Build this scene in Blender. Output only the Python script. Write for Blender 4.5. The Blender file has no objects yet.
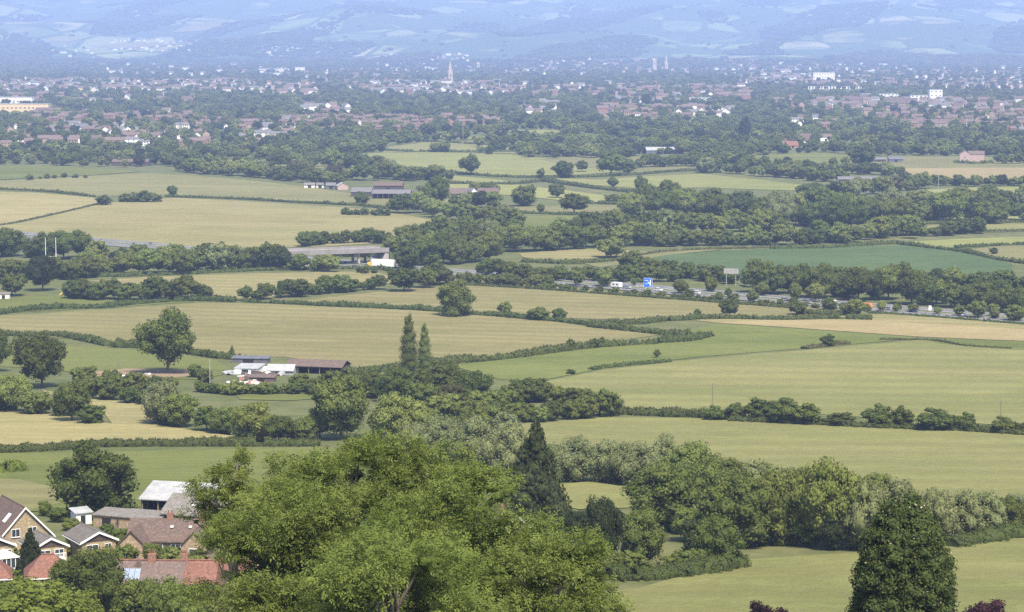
import bpy, bmesh, math, random
import numpy as np
from mathutils import Vector, Matrix
from mathutils.geometry import delaunay_2d_cdt

# ------------------------------------------------------------------ camera, sky, sun, exposure
SC = bpy.context.scene
COL = SC.collection
FOC, CX, CY, HORY = 2300.0, 512.0, 306.0, 50.0
CAMZ = 114.0
PITCH = math.atan((CY - HORY) / FOC)
cam_d = bpy.data.cameras.new('camera'); cam = bpy.data.objects.new('camera', cam_d); COL.objects.link(cam)
cam_d.sensor_width = 36.0; cam_d.lens = 36.0 * FOC / 1024.0
cam_d.clip_start = 1.0; cam_d.clip_end = 60000.0
cam.location = (0, 0, CAMZ); cam.rotation_euler = (math.pi / 2 - PITCH, 0, 0)
SC.camera = cam

SUN_EL, SUN_AZ = math.radians(56), math.radians(158)      # azimuth clockwise from +Y (view direction)
world = bpy.data.worlds.new('World'); SC.world = world; world.use_nodes = True
wn, wl = world.node_tree.nodes, world.node_tree.links
wn.clear()
sky = wn.new('ShaderNodeTexSky'); sky.sky_type = 'NISHITA'; sky.sun_disc = False
sky.sun_elevation = SUN_EL; sky.sun_rotation = SUN_AZ
sky.air_density = 1.0; sky.dust_density = 2.0; sky.ozone_density = 1.0
bg = wn.new('ShaderNodeBackground'); bg.inputs['Strength'].default_value = 0.105
wo = wn.new('ShaderNodeOutputWorld')
wl.new(sky.outputs[0], bg.inputs['Color']); wl.new(bg.outputs[0], wo.inputs['Surface'])
sun_d = bpy.data.lights.new('sun', 'SUN'); sun_d.energy = 4.3; sun_d.angle = math.radians(14); sun_d.color = (1.0, 0.92, 0.78)
sun = bpy.data.objects.new('sun', sun_d); COL.objects.link(sun)
sdir = Vector((math.sin(SUN_AZ) * math.cos(SUN_EL), math.cos(SUN_AZ) * math.cos(SUN_EL), math.sin(SUN_EL)))
sun.rotation_euler = sdir.to_track_quat('Z', 'Y').to_euler()
vs = SC.view_settings
vs.view_transform = 'Standard'; vs.look = 'None'; vs.gamma = 1.0; vs.exposure = 1.17; vs.use_curve_mapping = False
SC.render.engine = 'CYCLES'
SC.cycles.use_denoising = False
SC.cycles.max_bounces = 6; SC.cycles.diffuse_bounces = 3; SC.cycles.glossy_bounces = 2
SC.cycles.transmission_bounces = 4; SC.cycles.volume_bounces = 1; SC.cycles.transparent_max_bounces = 4

RNG = np.random.default_rng(7)
random.seed(11)

# ------------------------------------------------------------------ terrain height and pixel -> ground
_PD = np.array([-500, -60, 0, 60, 120, 200, 300, 380, 450, 600, 800, 1000, 1300, 1600, 2000, 2500, 3000, 4000, 5500, 7000, 8500,
                9500, 10500, 12000, 14000, 16000, 18000, 20000, 22000.])
_PZ = np.array([112, 112.2, 112, 93, 72, 49.5, 36, 30, 24.5, 13, 4, 0, -1, -1, 0, 2, 4.5, 10, 20, 28, 34,
                42, 62, 125, 250, 390, 530, 660, 760.])

def _pchip_slopes(x, y):
    h = np.diff(x); dl = np.diff(y) / h
    m = np.zeros_like(y)
    for i in range(1, len(x) - 1):
        if dl[i - 1] * dl[i] > 0:
            w1 = 2 * h[i] + h[i - 1]; w2 = h[i] + 2 * h[i - 1]
            m[i] = (w1 + w2) / (w1 / dl[i - 1] + w2 / dl[i])
    m[0] = dl[0]; m[-1] = dl[-1]
    return m
_PM = _pchip_slopes(_PD, _PZ)

def zf(x, y):
    x = np.asarray(x, float); y = np.asarray(y, float)
    yy = np.clip(y, _PD[0], _PD[-1])
    i = np.clip(np.searchsorted(_PD, yy, side='right') - 1, 0, len(_PD) - 2)
    h = _PD[i + 1] - _PD[i]; t = (yy - _PD[i]) / h
    z = ((2 * t**3 - 3 * t**2 + 1) * _PZ[i] + (t**3 - 2 * t**2 + t) * h * _PM[i]
         + (-2 * t**3 + 3 * t**2) * _PZ[i + 1] + (t**3 - t**2) * h * _PM[i + 1])
    # the far escarpment is folded into spurs and coombes
    a = np.clip((y - 9300) / 4000, 0, 1)
    u, v = x / 1000.0, y / 1000.0
    n = (np.sin(1.9 * u + 0.6 * v + 1.0) * 0.8 + np.sin(3.7 * u - 1.1 * v + 2.2) * 0.5 + np.sin(1.3 * v + 5.3 * u) * 0.25
         + np.sin(2.6 * v - 0.7 * u + 0.5) * 0.6)
    z = z + a * (38.0 * n + 14.0 * np.sin(7.3 * u + 1.3 * v) * np.sin(2.1 * v + 0.4 * u))
    # long gentle swells in the vale
    b = np.clip((y - 1300) / 500, 0, 1) * np.clip((9000 - y) / 1500, 0, 1)
    z = z + b * 1.2 * (np.sin(x / 170.0 + y / 410.0) + np.sin(x / 93.0 - y / 260.0 + 1.0) * 0.6)
    return z

_RY = np.concatenate([np.geomspace(4, 22000, 900)])

def hit(px, py):
    """pixel -> ground point (arrays)."""
    px = np.atleast_1d(np.asarray(px, float)); py = np.atleast_1d(np.asarray(py, float))
    cp, sp = math.cos(PITCH), math.sin(PITCH)
    dx = px - CX; up = CY - py
    dy = up * sp + FOC * cp; dz = up * cp - FOC * sp
    kx, kz = dx / dy, dz / dy
    g = CAMZ + kz[:, None] * _RY[None, :] - zf(kx[:, None] * _RY[None, :], _RY[None, :])
    neg = g < 0
    j = np.where(neg.any(1), neg.argmax(1), len(_RY) - 1)
    lo = _RY[np.maximum(j - 1, 0)]; hi = _RY[j]
    for _ in range(30):
        m = (lo + hi) / 2
        below = CAMZ + kz * m - zf(kx * m, m) < 0
        hi = np.where(below, m, hi); lo = np.where(below, lo, m)
    y = (lo + hi) / 2; x = kx * y
    return np.stack([x, y, zf(x, y)], 1)

def at(px, py):
    return Vector(hit(px, py)[0])

def scale_at(p):
    """pixels per metre at a world point"""
    cp, sp = math.cos(PITCH), math.sin(PITCH)
    return FOC / max(p[1] * cp - (p[2] - CAMZ) * sp, 1.0)

# ------------------------------------------------------------------ helpers
def tag(o, label=None, cat=None, group=None, kind=None):
    if label: o['label'] = label
    if cat: o['category'] = cat
    if group: o['group'] = group
    if kind: o['kind'] = kind
    return o

def link(name, me, parent=None):
    o = bpy.data.objects.new(name, me); COL.objects.link(o)
    if parent is not None: o.parent = parent
    return o

def empty(name, loc, rz=0.0):
    o = bpy.data.objects.new(name, None); COL.objects.link(o)
    o.location = loc; o.rotation_euler = (0, 0, rz); o.empty_display_size = 0.5
    return o

def mesh_np(name, V, F, mat=None, tint=None, smooth=False, matidx=None):
    """V (n,3), F list of arrays with equal row length (tris and / or quads)."""
    me = bpy.data.meshes.new(name)
    V = np.asarray(V, np.float32)
    loops = np.concatenate([f.reshape(-1) for f in F]).astype(np.int32)
    tot = np.concatenate([np.full(len(f), f.shape[1]) for f in F]).astype(np.int32)
    st = np.concatenate([[0], np.cumsum(tot)[:-1]]).astype(np.int32)
    me.vertices.add(len(V)); me.vertices.foreach_set('co', V.reshape(-1))
    me.loops.add(len(loops)); me.loops.foreach_set('vertex_index', loops)
    me.polygons.add(len(tot)); me.polygons.foreach_set('loop_start', st); me.polygons.foreach_set('loop_total', tot)
    if matidx is not None: me.polygons.foreach_set('material_index', np.asarray(matidx, np.int32))
    if smooth: me.polygons.foreach_set('use_smooth', np.ones(len(tot), bool))
    if tint is not None:
        a = me.attributes.new('tint', 'FLOAT', 'POINT'); a.data.foreach_set('value', np.asarray(tint, np.float32))
    me.update(calc_edges=True)
    for m in (mat if isinstance(mat, (list, tuple)) else [mat]):
        if m is not None: me.materials.append(m)
    return me

class MB:
    """collects boxes, prisms and tubes into one mesh"""
    def __init__(s): s.v = []; s.f = []; s.m = []
    def add(s, vs, fs, mi=0):
        k = len(s.v); s.v += [tuple(v) for v in vs]
        for f in fs: s.f.append(tuple(i + k for i in f)); s.m.append(mi)
        return s
    def box(s, x0, x1, y0, y1, z0, z1, mi=0):
        return s.add([(x0, y0, z0), (x1, y0, z0), (x1, y1, z0), (x0, y1, z0), (x0, y0, z1), (x1, y0, z1), (x1, y1, z1), (x0, y1, z1)],
                     [(0, 3, 2, 1), (4, 5, 6, 7), (0, 1, 5, 4), (1, 2, 6, 5), (2, 3, 7, 6), (3, 0, 4, 7)], mi)
    def prism(s, prof, y0, y1, mi=0):
        """profile in x,z extruded along y"""
        n = len(prof)
        vs = [(x, y0, z) for x, z in prof] + [(x, y1, z) for x, z in prof]
        return s.add(vs, [tuple(range(n)), tuple(range(2 * n - 1, n - 1, -1))] + [(i, i + n, (i + 1) % n + n, (i + 1) % n) for i in range(n)], mi)
    def tube(s, p0, p1, r0, r1, n=8, mi=0):
        p0, p1 = Vector(p0), Vector(p1); d = (p1 - p0).normalized()
        a = d.orthogonal().normalized(); b = d.cross(a)
        vs = []
        for p, r in ((p0, r0), (p1, r1)):
            for i in range(n):
                t = 2 * math.pi * i / n; vs.append(p + (a * math.cos(t) + b * math.sin(t)) * r)
        return s.add(vs, [tuple(range(n - 1, -1, -1)), tuple(range(n, 2 * n))] + [(i, (i + 1) % n, (i + 1) % n + n, i + n) for i in range(n)], mi)
    def mesh(s, name, mats):
        me = bpy.data.meshes.new(name); me.from_pydata(s.v, [], s.f)
        for m in (mats if isinstance(mats, (list, tuple)) else [mats]): me.materials.append(m)
        me.polygons.foreach_set('material_index', s.m)
        me.update(); return me
    def obj(s, name, mats, parent=None):
        return link(name, s.mesh(name, mats), parent)

def copy_tree(o, parent=None):
    c = o.copy(); COL.objects.link(c); c.parent = parent
    for ch in o.children: copy_tree(ch, c)
    return c

# ------------------------------------------------------------------ materials
def new_mat(name):
    m = bpy.data.materials.new(name); m.use_nodes = True
    n = m.node_tree.nodes; p = n['Principled BSDF']
    return m, n, m.node_tree.links, p

def mix(n, l, fac, a, b, blend='MIX'):
    x = n.new('ShaderNodeMix'); x.data_type = 'RGBA'; x.blend_type = blend
    for sock, val in ((x.inputs[0], fac), (x.inputs[6], a), (x.inputs[7], b)):
        if isinstance(val, bpy.types.NodeSocket): l.new(val, sock)
        elif isinstance(val, (int, float)): sock.default_value = val
        else: sock.default_value = (*val, 1.0)
    return x.outputs[2]

def noise(n, l, vec, sc, det=4, rough=0.55, lo=0.35, hi=0.65):
    t = n.new('ShaderNodeTexNoise'); t.inputs['Scale'].default_value = sc; t.inputs['Detail'].default_value = det
    t.inputs['Roughness'].default_value = rough
    l.new(vec, t.inputs['Vector'])
    r = n.new('ShaderNodeMapRange'); r.inputs[1].default_value = lo; r.inputs[2].default_value = hi
    l.new(t.outputs[0], r.inputs[0])
    return r.outputs[0]

def paint(name, col, rough=0.6, metal=0.0, dirt=0.25, sc=1.5, col2=None, spec=0.3):
    m, n, l, p = new_mat(name)
    tc = n.new('ShaderNodeTexCoord')
    f = noise(n, l, tc.outputs['Object'], sc, 5, 0.6, 0.35, 0.7)
    c2 = col2 or tuple(c * (1 - dirt) for c in col)
    l.new(mix(n, l, f, col, c2), p.inputs['Base Color'])
    p.inputs['Roughness'].default_value = rough; p.inputs['Metallic'].default_value = metal
    p.inputs['Specular IOR Level'].default_value = spec
    return m

def tile_mat(name, c1, c2, row=0.3, sc=1.0):
    """roof covering: fine courses and blotchy weathering (courses are well under a pixel or two)"""
    m, n, l, p = new_mat(name)
    tc = n.new('ShaderNodeTexCoord')
    br = n.new('ShaderNodeTexBrick'); br.inputs['Scale'].default_value = 1.0
    br.inputs['Brick Width'].default_value = row * 0.9; br.inputs['Row Height'].default_value = row
    br.inputs['Mortar Size'].default_value = 0.02
    br.inputs['Color1'].default_value = (*c1, 1); br.inputs['Color2'].default_value = (*c2, 1)
    br.inputs['Mortar'].default_value = tuple(c * 0.8 for c in c1) + (1,)
    l.new(tc.outputs['Object'], br.inputs['Vector'])
    f = noise(n, l, tc.outputs['Object'], 0.5 * sc, 6, 0.7, 0.35, 0.7)
    c = mix(n, l, f, br.outputs[0], tuple((a * 0.6 + 0.03) for a in c2))
    f2 = noise(n, l, tc.outputs['Object'], 2.5 * sc, 4, 0.6, 0.45, 0.75)
    c = mix(n, l, f2, c, tuple(min(1, a * 1.25 + 0.02) for a in c1))
    l.new(c, p.inputs['Base Color']); p.inputs['Roughness'].default_value = 0.85
    p.inputs['Specular IOR Level'].default_value = 0.2
    return m

def field_mat(name, a, b, c, ang=0.0, period=6.0, stripe=0.12, big=0.006, rowtint=None):
    """a main colour, b large drier / lusher patches, c small tufts; faint tramlines at angle ang"""
    m, n, l, p = new_mat(name)
    tc = n.new('ShaderNodeTexCoord'); v = tc.outputs['Object']
    mp = n.new('ShaderNodeMapping'); mp.inputs['Rotation'].default_value = (0, 0, ang); mp.inputs['Scale'].default_value = (0.22, 1, 1)
    l.new(v, mp.inputs['Vector'])
    big_f = noise(n, l, mp.outputs[0], big, 6, 0.65, 0.40, 0.60)
    col = mix(n, l, big_f, a, b)
    f3 = noise(n, l, mp.outputs[0], 0.03, 6, 0.7, 0.44, 0.66)
    col = mix(n, l, f3, col, c)
    fine = noise(n, l, v, 0.35, 5, 0.75, 0.3, 0.75)
    col = mix(n, l, fine, mix(n, l, 0.5, col, tuple(x * 0.5 for x in a)), col)
    f5 = noise(n, l, v, 0.012, 6, 0.7, 0.50, 0.62)
    col = mix(n, l, f5, col, tuple(0.5 * x + 0.5 * y for x, y in zip(c, b)))
    mot = noise(n, l, v, 0.11, 5, 0.75, 0.38, 0.70)
    col = mix(n, l, mot, mix(n, l, 0.17, col, tuple(x * 0.45 for x in c)), col)
    w = n.new('ShaderNodeTexWave'); w.wave_type = 'BANDS'; w.bands_direction = 'Y'
    w.inputs['Scale'].default_value = 2 * math.pi / (20.0 * period) * 1.0; w.inputs['Distortion'].default_value = 1.2
    w.inputs['Detail'].default_value = 3; w.inputs['Detail Scale'].default_value = 0.6
    mp2 = n.new('ShaderNodeMapping'); mp2.inputs['Rotation'].default_value = (0, 0, ang); l.new(v, mp2.inputs['Vector'])
    l.new(mp2.outputs[0], w.inputs['Vector'])
    mm = n.new('ShaderNodeMath'); mm.operation = 'MULTIPLY'; mm.inputs[1].default_value = stripe; l.new(w.outputs[1], mm.inputs[0])
    col = mix(n, l, mm.outputs[0], col, tuple(x * 0.55 for x in b))
    oi = n.new('ShaderNodeObjectInfo')
    mr = n.new('ShaderNodeMapRange'); mr.inputs[3].default_value = 0.92; mr.inputs[4].default_value = 1.08
    l.new(oi.outputs['Random'], mr.inputs[0])
    hsv = n.new('ShaderNodeHueSaturation'); l.new(col, hsv.inputs['Color']); l.new(mr.outputs[0], hsv.inputs['Value'])
    l.new(hsv.outputs[0], p.inputs['Base Color']); p.inputs['Roughness'].default_value = 0.95
    p.inputs['Specular IOR Level'].default_value = 0.05
    bp = n.new('ShaderNodeBump'); bp.inputs['Strength'].default_value = 0.6; bp.inputs['Distance'].default_value = 0.5
    l.new(fine, bp.inputs['Height']); l.new(bp.outputs[0], p.inputs['Normal'])
    return m

def leaf_mat(name, a, b, trans=0.33, var=0.26, hue=0.012):
    m, n, l, p = new_mat(name)
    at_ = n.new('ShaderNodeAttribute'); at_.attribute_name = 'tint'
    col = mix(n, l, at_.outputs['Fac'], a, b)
    oi = n.new('ShaderNodeObjectInfo')
    mr = n.new('ShaderNodeMapRange'); mr.inputs[3].default_value = 1 - var; mr.inputs[4].default_value = 1 + var
    l.new(oi.outputs['Random'], mr.inputs[0])
    m2 = n.new('ShaderNodeMath'); m2.operation = 'MULTIPLY'; m2.inputs[1].default_value = 7.31; l.new(oi.outputs['Random'], m2.inputs[0])
    m3 = n.new('ShaderNodeMath'); m3.operation = 'FRACT'; l.new(m2.outputs[0], m3.inputs[0])
    mh = n.new('ShaderNodeMapRange'); mh.inputs[3].default_value = 0.5 - hue; mh.inputs[4].default_value = 0.5 + hue
    l.new(m3.outputs[0], mh.inputs[0])
    hsv = n.new('ShaderNodeHueSaturation'); l.new(col, hsv.inputs['Color'])
    l.new(mr.outputs[0], hsv.inputs['Value']); l.new(mh.outputs[0], hsv.inputs['Hue'])
    l.new(hsv.outputs[0], p.inputs['Base Color']); p.inputs['Roughness'].default_value = 0.75
    p.inputs['Specular IOR Level'].default_value = 0.1
    tr = n.new('ShaderNodeBsdfTranslucent'); l.new(hsv.outputs[0], tr.inputs['Color'])
    ms = n.new('ShaderNodeMixShader'); ms.inputs[0].default_value = trans
    l.new(p.outputs[0], ms.inputs[1]); l.new(tr.outputs[0], ms.inputs[2])
    l.new(ms.outputs[0], n['Material Output'].inputs['Surface'])
    return m

M = {}
# fields
M['hay'] = field_mat('hay_meadow', (0.222, 0.204, 0.088), (0.272, 0.236, 0.116), (0.160, 0.163, 0.061), 0.25, 15, 0.55)
M['haygreen'] = field_mat('hay_green', (0.177, 0.177, 0.074), (0.228, 0.206, 0.098), (0.127, 0.142, 0.052), 0.2, 16, 0.5)
M['gold'] = field_mat('gold_meadow', (0.275, 0.240, 0.108), (0.320, 0.278, 0.140), (0.200, 0.190, 0.078), 0.15, 8, 0.3)
M['grass'] = field_mat('pasture', (0.135, 0.157, 0.045), (0.178, 0.185, 0.062), (0.097, 0.124, 0.033), 0.1, 6, 0.3)
M['lightgreen'] = field_mat('light_pasture', (0.184, 0.190, 0.071), (0.236, 0.221, 0.094), (0.137, 0.155, 0.050), 0.1, 22, 0.45)
M['lush'] = field_mat('lush_grass', (0.105, 0.150, 0.042), (0.14, 0.165, 0.055), (0.08, 0.12, 0.032), 0.1, 6, 0.15)
M['crop'] = field_mat('green_crop', (0.080, 0.122, 0.050), (0.102, 0.140, 0.060), (0.062, 0.100, 0.040), 0.3, 12, 0.35)
M['stubble'] = field_mat('stubble', (0.295, 0.236, 0.118), (0.335, 0.276, 0.150), (0.230, 0.194, 0.090), 0.35, 5, 0.35)
M['pale'] = field_mat('pale_meadow', (0.220, 0.233, 0.081), (0.262, 0.260, 0.103), (0.166, 0.187, 0.058), 0.1, 9, 0.3)
M['earth'] = field_mat('bare_earth', (0.30, 0.22, 0.15), (0.36, 0.27, 0.19), (0.22, 0.17, 0.11), 0.1, 9, 0.1, 0.05)

def ground_material():
    m, n, l, p = new_mat('ground_cover')
    tc = n.new('ShaderNodeTexCoord'); v = tc.outputs['Object']
    f1 = noise(n, l, v, 0.004, 6, 0.6, 0.35, 0.65)
    near = mix(n, l, f1, (0.095, 0.108, 0.042), (0.135, 0.130, 0.060))
    f2 = noise(n, l, v, 0.08, 5, 0.7, 0.4, 0.7)
    near = mix(n, l, f2, near, (0.062, 0.080, 0.030))
    # far slopes: enclosed fields as a patchwork, too far to build hedge by hedge
    fm = n.new('ShaderNodeMapping'); fm.inputs['Scale'].default_value = (1.0, 0.42, 1.0); fm.inputs['Rotation'].default_value = (0, 0, 0.35); l.new(v, fm.inputs['Vector'])
    vo = n.new('ShaderNodeTexVoronoi'); vo.feature = 'F1'; vo.inputs['Scale'].default_value = 0.0042; vo.inputs['Randomness'].default_value = 0.8
    l.new(fm.outputs[0], vo.inputs['Vector'])
    sep = n.new('ShaderNodeSeparateColor'); l.new(vo.outputs['Color'], sep.inputs[0])
    ramp = n.new('ShaderNodeValToRGB'); e = ramp.color_ramp; e.interpolation = 'CONSTANT'
    e.elements[0].position = 0.0; e.elements[0].color = (0.055, 0.085, 0.035, 1)
    e.elements[1].position = 0.38; e.elements[1].color = (0.15, 0.19, 0.07, 1)
    for pos, c in ((0.56, (0.18, 0.205, 0.09)), (0.70, (0.09, 0.125, 0.05)), (0.82, (0.25, 0.245, 0.125)), (0.93, (0.20, 0.23, 0.10))):
        x = e.elements.new(pos); x.color = (*c, 1)
    l.new(sep.outputs[0], ramp.inputs[0])
    ve = n.new('ShaderNodeTexVoronoi'); ve.feature = 'DISTANCE_TO_EDGE'; ve.inputs['Scale'].default_value = 0.0042; ve.inputs['Randomness'].default_value = 0.8
    l.new(fm.outputs[0], ve.inputs['Vector'])
    mr = n.new('ShaderNodeMapRange'); mr.inputs[1].default_value = 0.05; mr.inputs[2].default_value = 0.10; l.new(ve.outputs[0], mr.inputs[0])
    far = mix(n, l, mr.outputs[0], (0.05, 0.075, 0.03), ramp.outputs[0])
    f4 = noise(n, l, v, 0.0011, 4, 0.6, 0.46, 0.56)
    far = mix(n, l, f4, far, (0.05, 0.078, 0.032))
    sx = n.new('ShaderNodeSeparateXYZ'); l.new(v, sx.inputs[0])
    yr = n.new('ShaderNodeMapRange'); yr.inputs[1].default_value = 9000; yr.inputs[2].default_value = 10200; l.new(sx.outputs[1], yr.inputs[0])
    l.new(mix(n, l, yr.outputs[0], near, far), p.inputs['Base Color'])
    p.inputs['Roughness'].default_value = 0.95; p.inputs['Specular IOR Level'].default_value = 0.05
    return m
M['ground'] = ground_material()

# foliage
M['leaf_oak'] = leaf_mat('leaf_oak', (0.060, 0.080, 0.018), (0.124, 0.150, 0.036))
M['leaf_round'] = leaf_mat('leaf_round', (0.086, 0.110, 0.025), (0.162, 0.186, 0.046))
M['leaf_light'] = leaf_mat('leaf_light', (0.116, 0.142, 0.034), (0.200, 0.224, 0.062))
M['leaf_willow'] = leaf_mat('leaf_willow', (0.122, 0.144, 0.054), (0.230, 0.248, 0.112), 0.28, 0.15)
M['leaf_dark'] = leaf_mat('leaf_dark', (0.026, 0.036, 0.013), (0.055, 0.069, 0.023))
M['leaf_copper'] = leaf_mat('leaf_copper', (0.022, 0.009, 0.011), (0.058, 0.023, 0.027))
M['leaf_bronze'] = leaf_mat('leaf_bronze', (0.060, 0.062, 0.024), (0.112, 0.108, 0.042))
M['leaf_ash'] = leaf_mat('leaf_ash', (0.090, 0.126, 0.023), (0.188, 0.226, 0.056), 0.42, 0.05, 0.004)
M['leaf_lime'] = leaf_mat('leaf_lime', (0.094, 0.126, 0.019), (0.180, 0.210, 0.042), 0.4, 0.08, 0.004)
M['leaf_hedge'] = leaf_mat('leaf_hedge', (0.044, 0.060, 0.017), (0.094, 0.114, 0.032), 0.18, 0.12)
M['leaf_sequoia'] = leaf_mat('leaf_sequoia', (0.022, 0.036, 0.010), (0.058, 0.080, 0.021), 0.12)
M['dead'] = paint('dead_twig', (0.34, 0.28, 0.19), 0.9)
M['bark'] = paint('bark', (0.10, 0.078, 0.058), 0.9, dirt=0.5, sc=3)
M['bark_pale'] = paint('bark_pale', (0.22, 0.19, 0.15), 0.9, dirt=0.5, sc=3)
# building stuff
M['brick_buff'] = tile_mat('brick_buff', (0.34, 0.265, 0.16), (0.30, 0.23, 0.14), 0.15)
M['brick_red'] = tile_mat('brick_red', (0.26, 0.135, 0.095), (0.22, 0.115, 0.08), 0.15)
M['brick_tan'] = tile_mat('brick_tan', (0.33, 0.24, 0.16), (0.27, 0.20, 0.13), 0.15)
M['roof_brown'] = tile_mat('roof_brown', (0.115, 0.078, 0.062), (0.09, 0.062, 0.052))
M['roof_grey'] = tile_mat('roof_grey', (0.13, 0.115, 0.10), (0.105, 0.09, 0.08))
M['roof_red'] = tile_mat('roof_red', (0.185, 0.080, 0.055), (0.145, 0.070, 0.05))
M['roof_rust'] = tile_mat('roof_rust', (0.135, 0.094, 0.080), (0.115, 0.082, 0.072))
M['roof_slate'] = tile_mat('roof_slate', (0.14, 0.135, 0.14), (0.11, 0.105, 0.11))
M['roof_barn'] = tile_mat('roof_barn', (0.17, 0.155, 0.14), (0.13, 0.118, 0.105), 1.0)
M['roof_asb'] = paint('roof_sheet_pale', (0.33, 0.335, 0.34), 0.6, 0.0, 0.3, 0.6)
M['shed_brown'] = paint('shed_brown', (0.13, 0.095, 0.08), 0.8, 0, 0.35, 0.7)
M['white'] = paint('white_paint', (0.68, 0.68, 0.66), 0.5, 0, 0.12, 1.0)
M['offwhite'] = paint('render_cream', (0.66, 0.62, 0.54), 0.8, 0, 0.18, 0.4)
M['pink'] = paint('render_pink', (0.38, 0.28, 0.245), 0.8, 0, 0.18, 0.4)
M['sand'] = paint('render_sand', (0.60, 0.45, 0.27), 0.8, 0, 0.15, 0.3)
M['stone'] = paint('limestone', (0.40, 0.34, 0.26), 0.85, 0, 0.3, 0.15)
M['clad'] = paint('brown_cladding', (0.075, 0.05, 0.038), 0.7, 0, 0.3, 2)
M['glass'] = paint('window_glass', (0.035, 0.045, 0.055), 0.12, 0, 0.2, 1, spec=0.6)
M['panel'] = paint('solar_panel', (0.25, 0.30, 0.38), 0.2, 0, 0.25, 2, spec=0.6)
M['dark'] = paint('dark_interior', (0.02, 0.02, 0.02), 0.9)
M['wood'] = paint('weathered_wood', (0.20, 0.165, 0.125), 0.9, 0, 0.3, 3)
M['darkwood'] = paint('dark_wood', (0.075, 0.062, 0.06), 0.9, 0, 0.3, 1)
M['greymetal'] = paint('galvanised', (0.42, 0.43, 0.44), 0.5, 0.3, 0.2, 2)
M['asphalt'] = paint('asphalt', (0.125, 0.122, 0.122), 0.9, 0, 0.2, 0.08)
M['concrete'] = paint('concrete', (0.34, 0.325, 0.30), 0.85, 0, 0.3, 0.3)
M['parapet'] = paint('bridge_parapet', (0.22, 0.205, 0.20), 0.8, 0, 0.25, 0.3)
M['tyre'] = paint('tyre_rubber', (0.02, 0.02, 0.02), 0.9)
M['rim'] = paint('wheel_rim', (0.4, 0.4, 0.4), 0.4, 0.6)
M['orange'] = paint('orange_paint', (0.72, 0.22, 0.03), 0.4)
M['yellow'] = paint('yellow_paint', (0.75, 0.52, 0.10), 0.45)
M['bluecar'] = paint('blue_car_paint', (0.05, 0.08, 0.2), 0.25, 0.3)
M['silver'] = paint('silver_car_paint', (0.5, 0.51, 0.53), 0.3, 0.5)
M['redcar'] = paint('red_car_paint', (0.4, 0.04, 0.03), 0.3)
M['signblue'] = paint('sign_blue', (0.02, 0.13, 0.62), 0.4, 0, 0.1)
M['signwhite'] = paint('sign_white', (0.85, 0.85, 0.85), 0.4, 0, 0.05)
M['bluesheet'] = paint('blue_grey_sheeting', (0.12, 0.122, 0.14), 0.6, 0, 0.3, 0.5)
M['rubble'] = paint('rubble', (0.42, 0.38, 0.33), 0.95, 0, 0.5, 2)

# ------------------------------------------------------------------ ground: one sheet from behind the camera to the escarpment
def build_ground():
    ys = np.concatenate([np.linspace(-450, 0, 10), np.geomspace(8, 22000, 420)])
    ts = np.linspace(-1, 1, 121)
    hw = 350 + 0.55 * np.maximum(ys, 0)
    X = hw[:, None] * ts[None, :]; Y = np.repeat(ys[:, None], len(ts), 1)
    Z = zf(X, Y)
    V = np.stack([X, Y, Z], 2).reshape(-1, 3)
    nr, nc = X.shape
    i = np.arange(nr * nc).reshape(nr, nc)
    F = np.stack([i[:-1, :-1], i[:-1, 1:], i[1:, 1:], i[1:, :-1]], 2).reshape(-1, 4)
    o = link('ground', mesh_np('ground', V, [F], M['ground'], smooth=True))
    tag(o, 'wide green vale floor rising to the blue escarpment behind the town', kind='structure')
build_ground()

def resample(P, step):
    P = np.asarray(P, float); out = []
    for a, b in zip(P[:-1], P[1:]):
        k = max(1, int(math.ceil(np.linalg.norm(b - a) / step)))
        out += [a + (b - a) * t / k for t in range(k)]
    out.append(P[-1]); return np.array(out)

def smooth_px(P, n=6):
    """Catmull-Rom through pixel points"""
    P = np.asarray(P, float)
    if len(P) < 3: return resample(P, 12)
    Q = np.vstack([2 * P[0] - P[1], P, 2 * P[-1] - P[-2]]); out = []
    for i in range(1, len(Q) - 2):
        for t in np.arange(n) / n:
            a, b, c, d = Q[i - 1], Q[i], Q[i + 1], Q[i + 2]
            out.append(0.5 * ((2 * b) + (-a + c) * t + (2 * a - 5 * b + 4 * c - d) * t * t + (-a + 3 * b - 3 * c + d) * t**3))
    out.append(P[-1]); return np.array(out)

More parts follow.
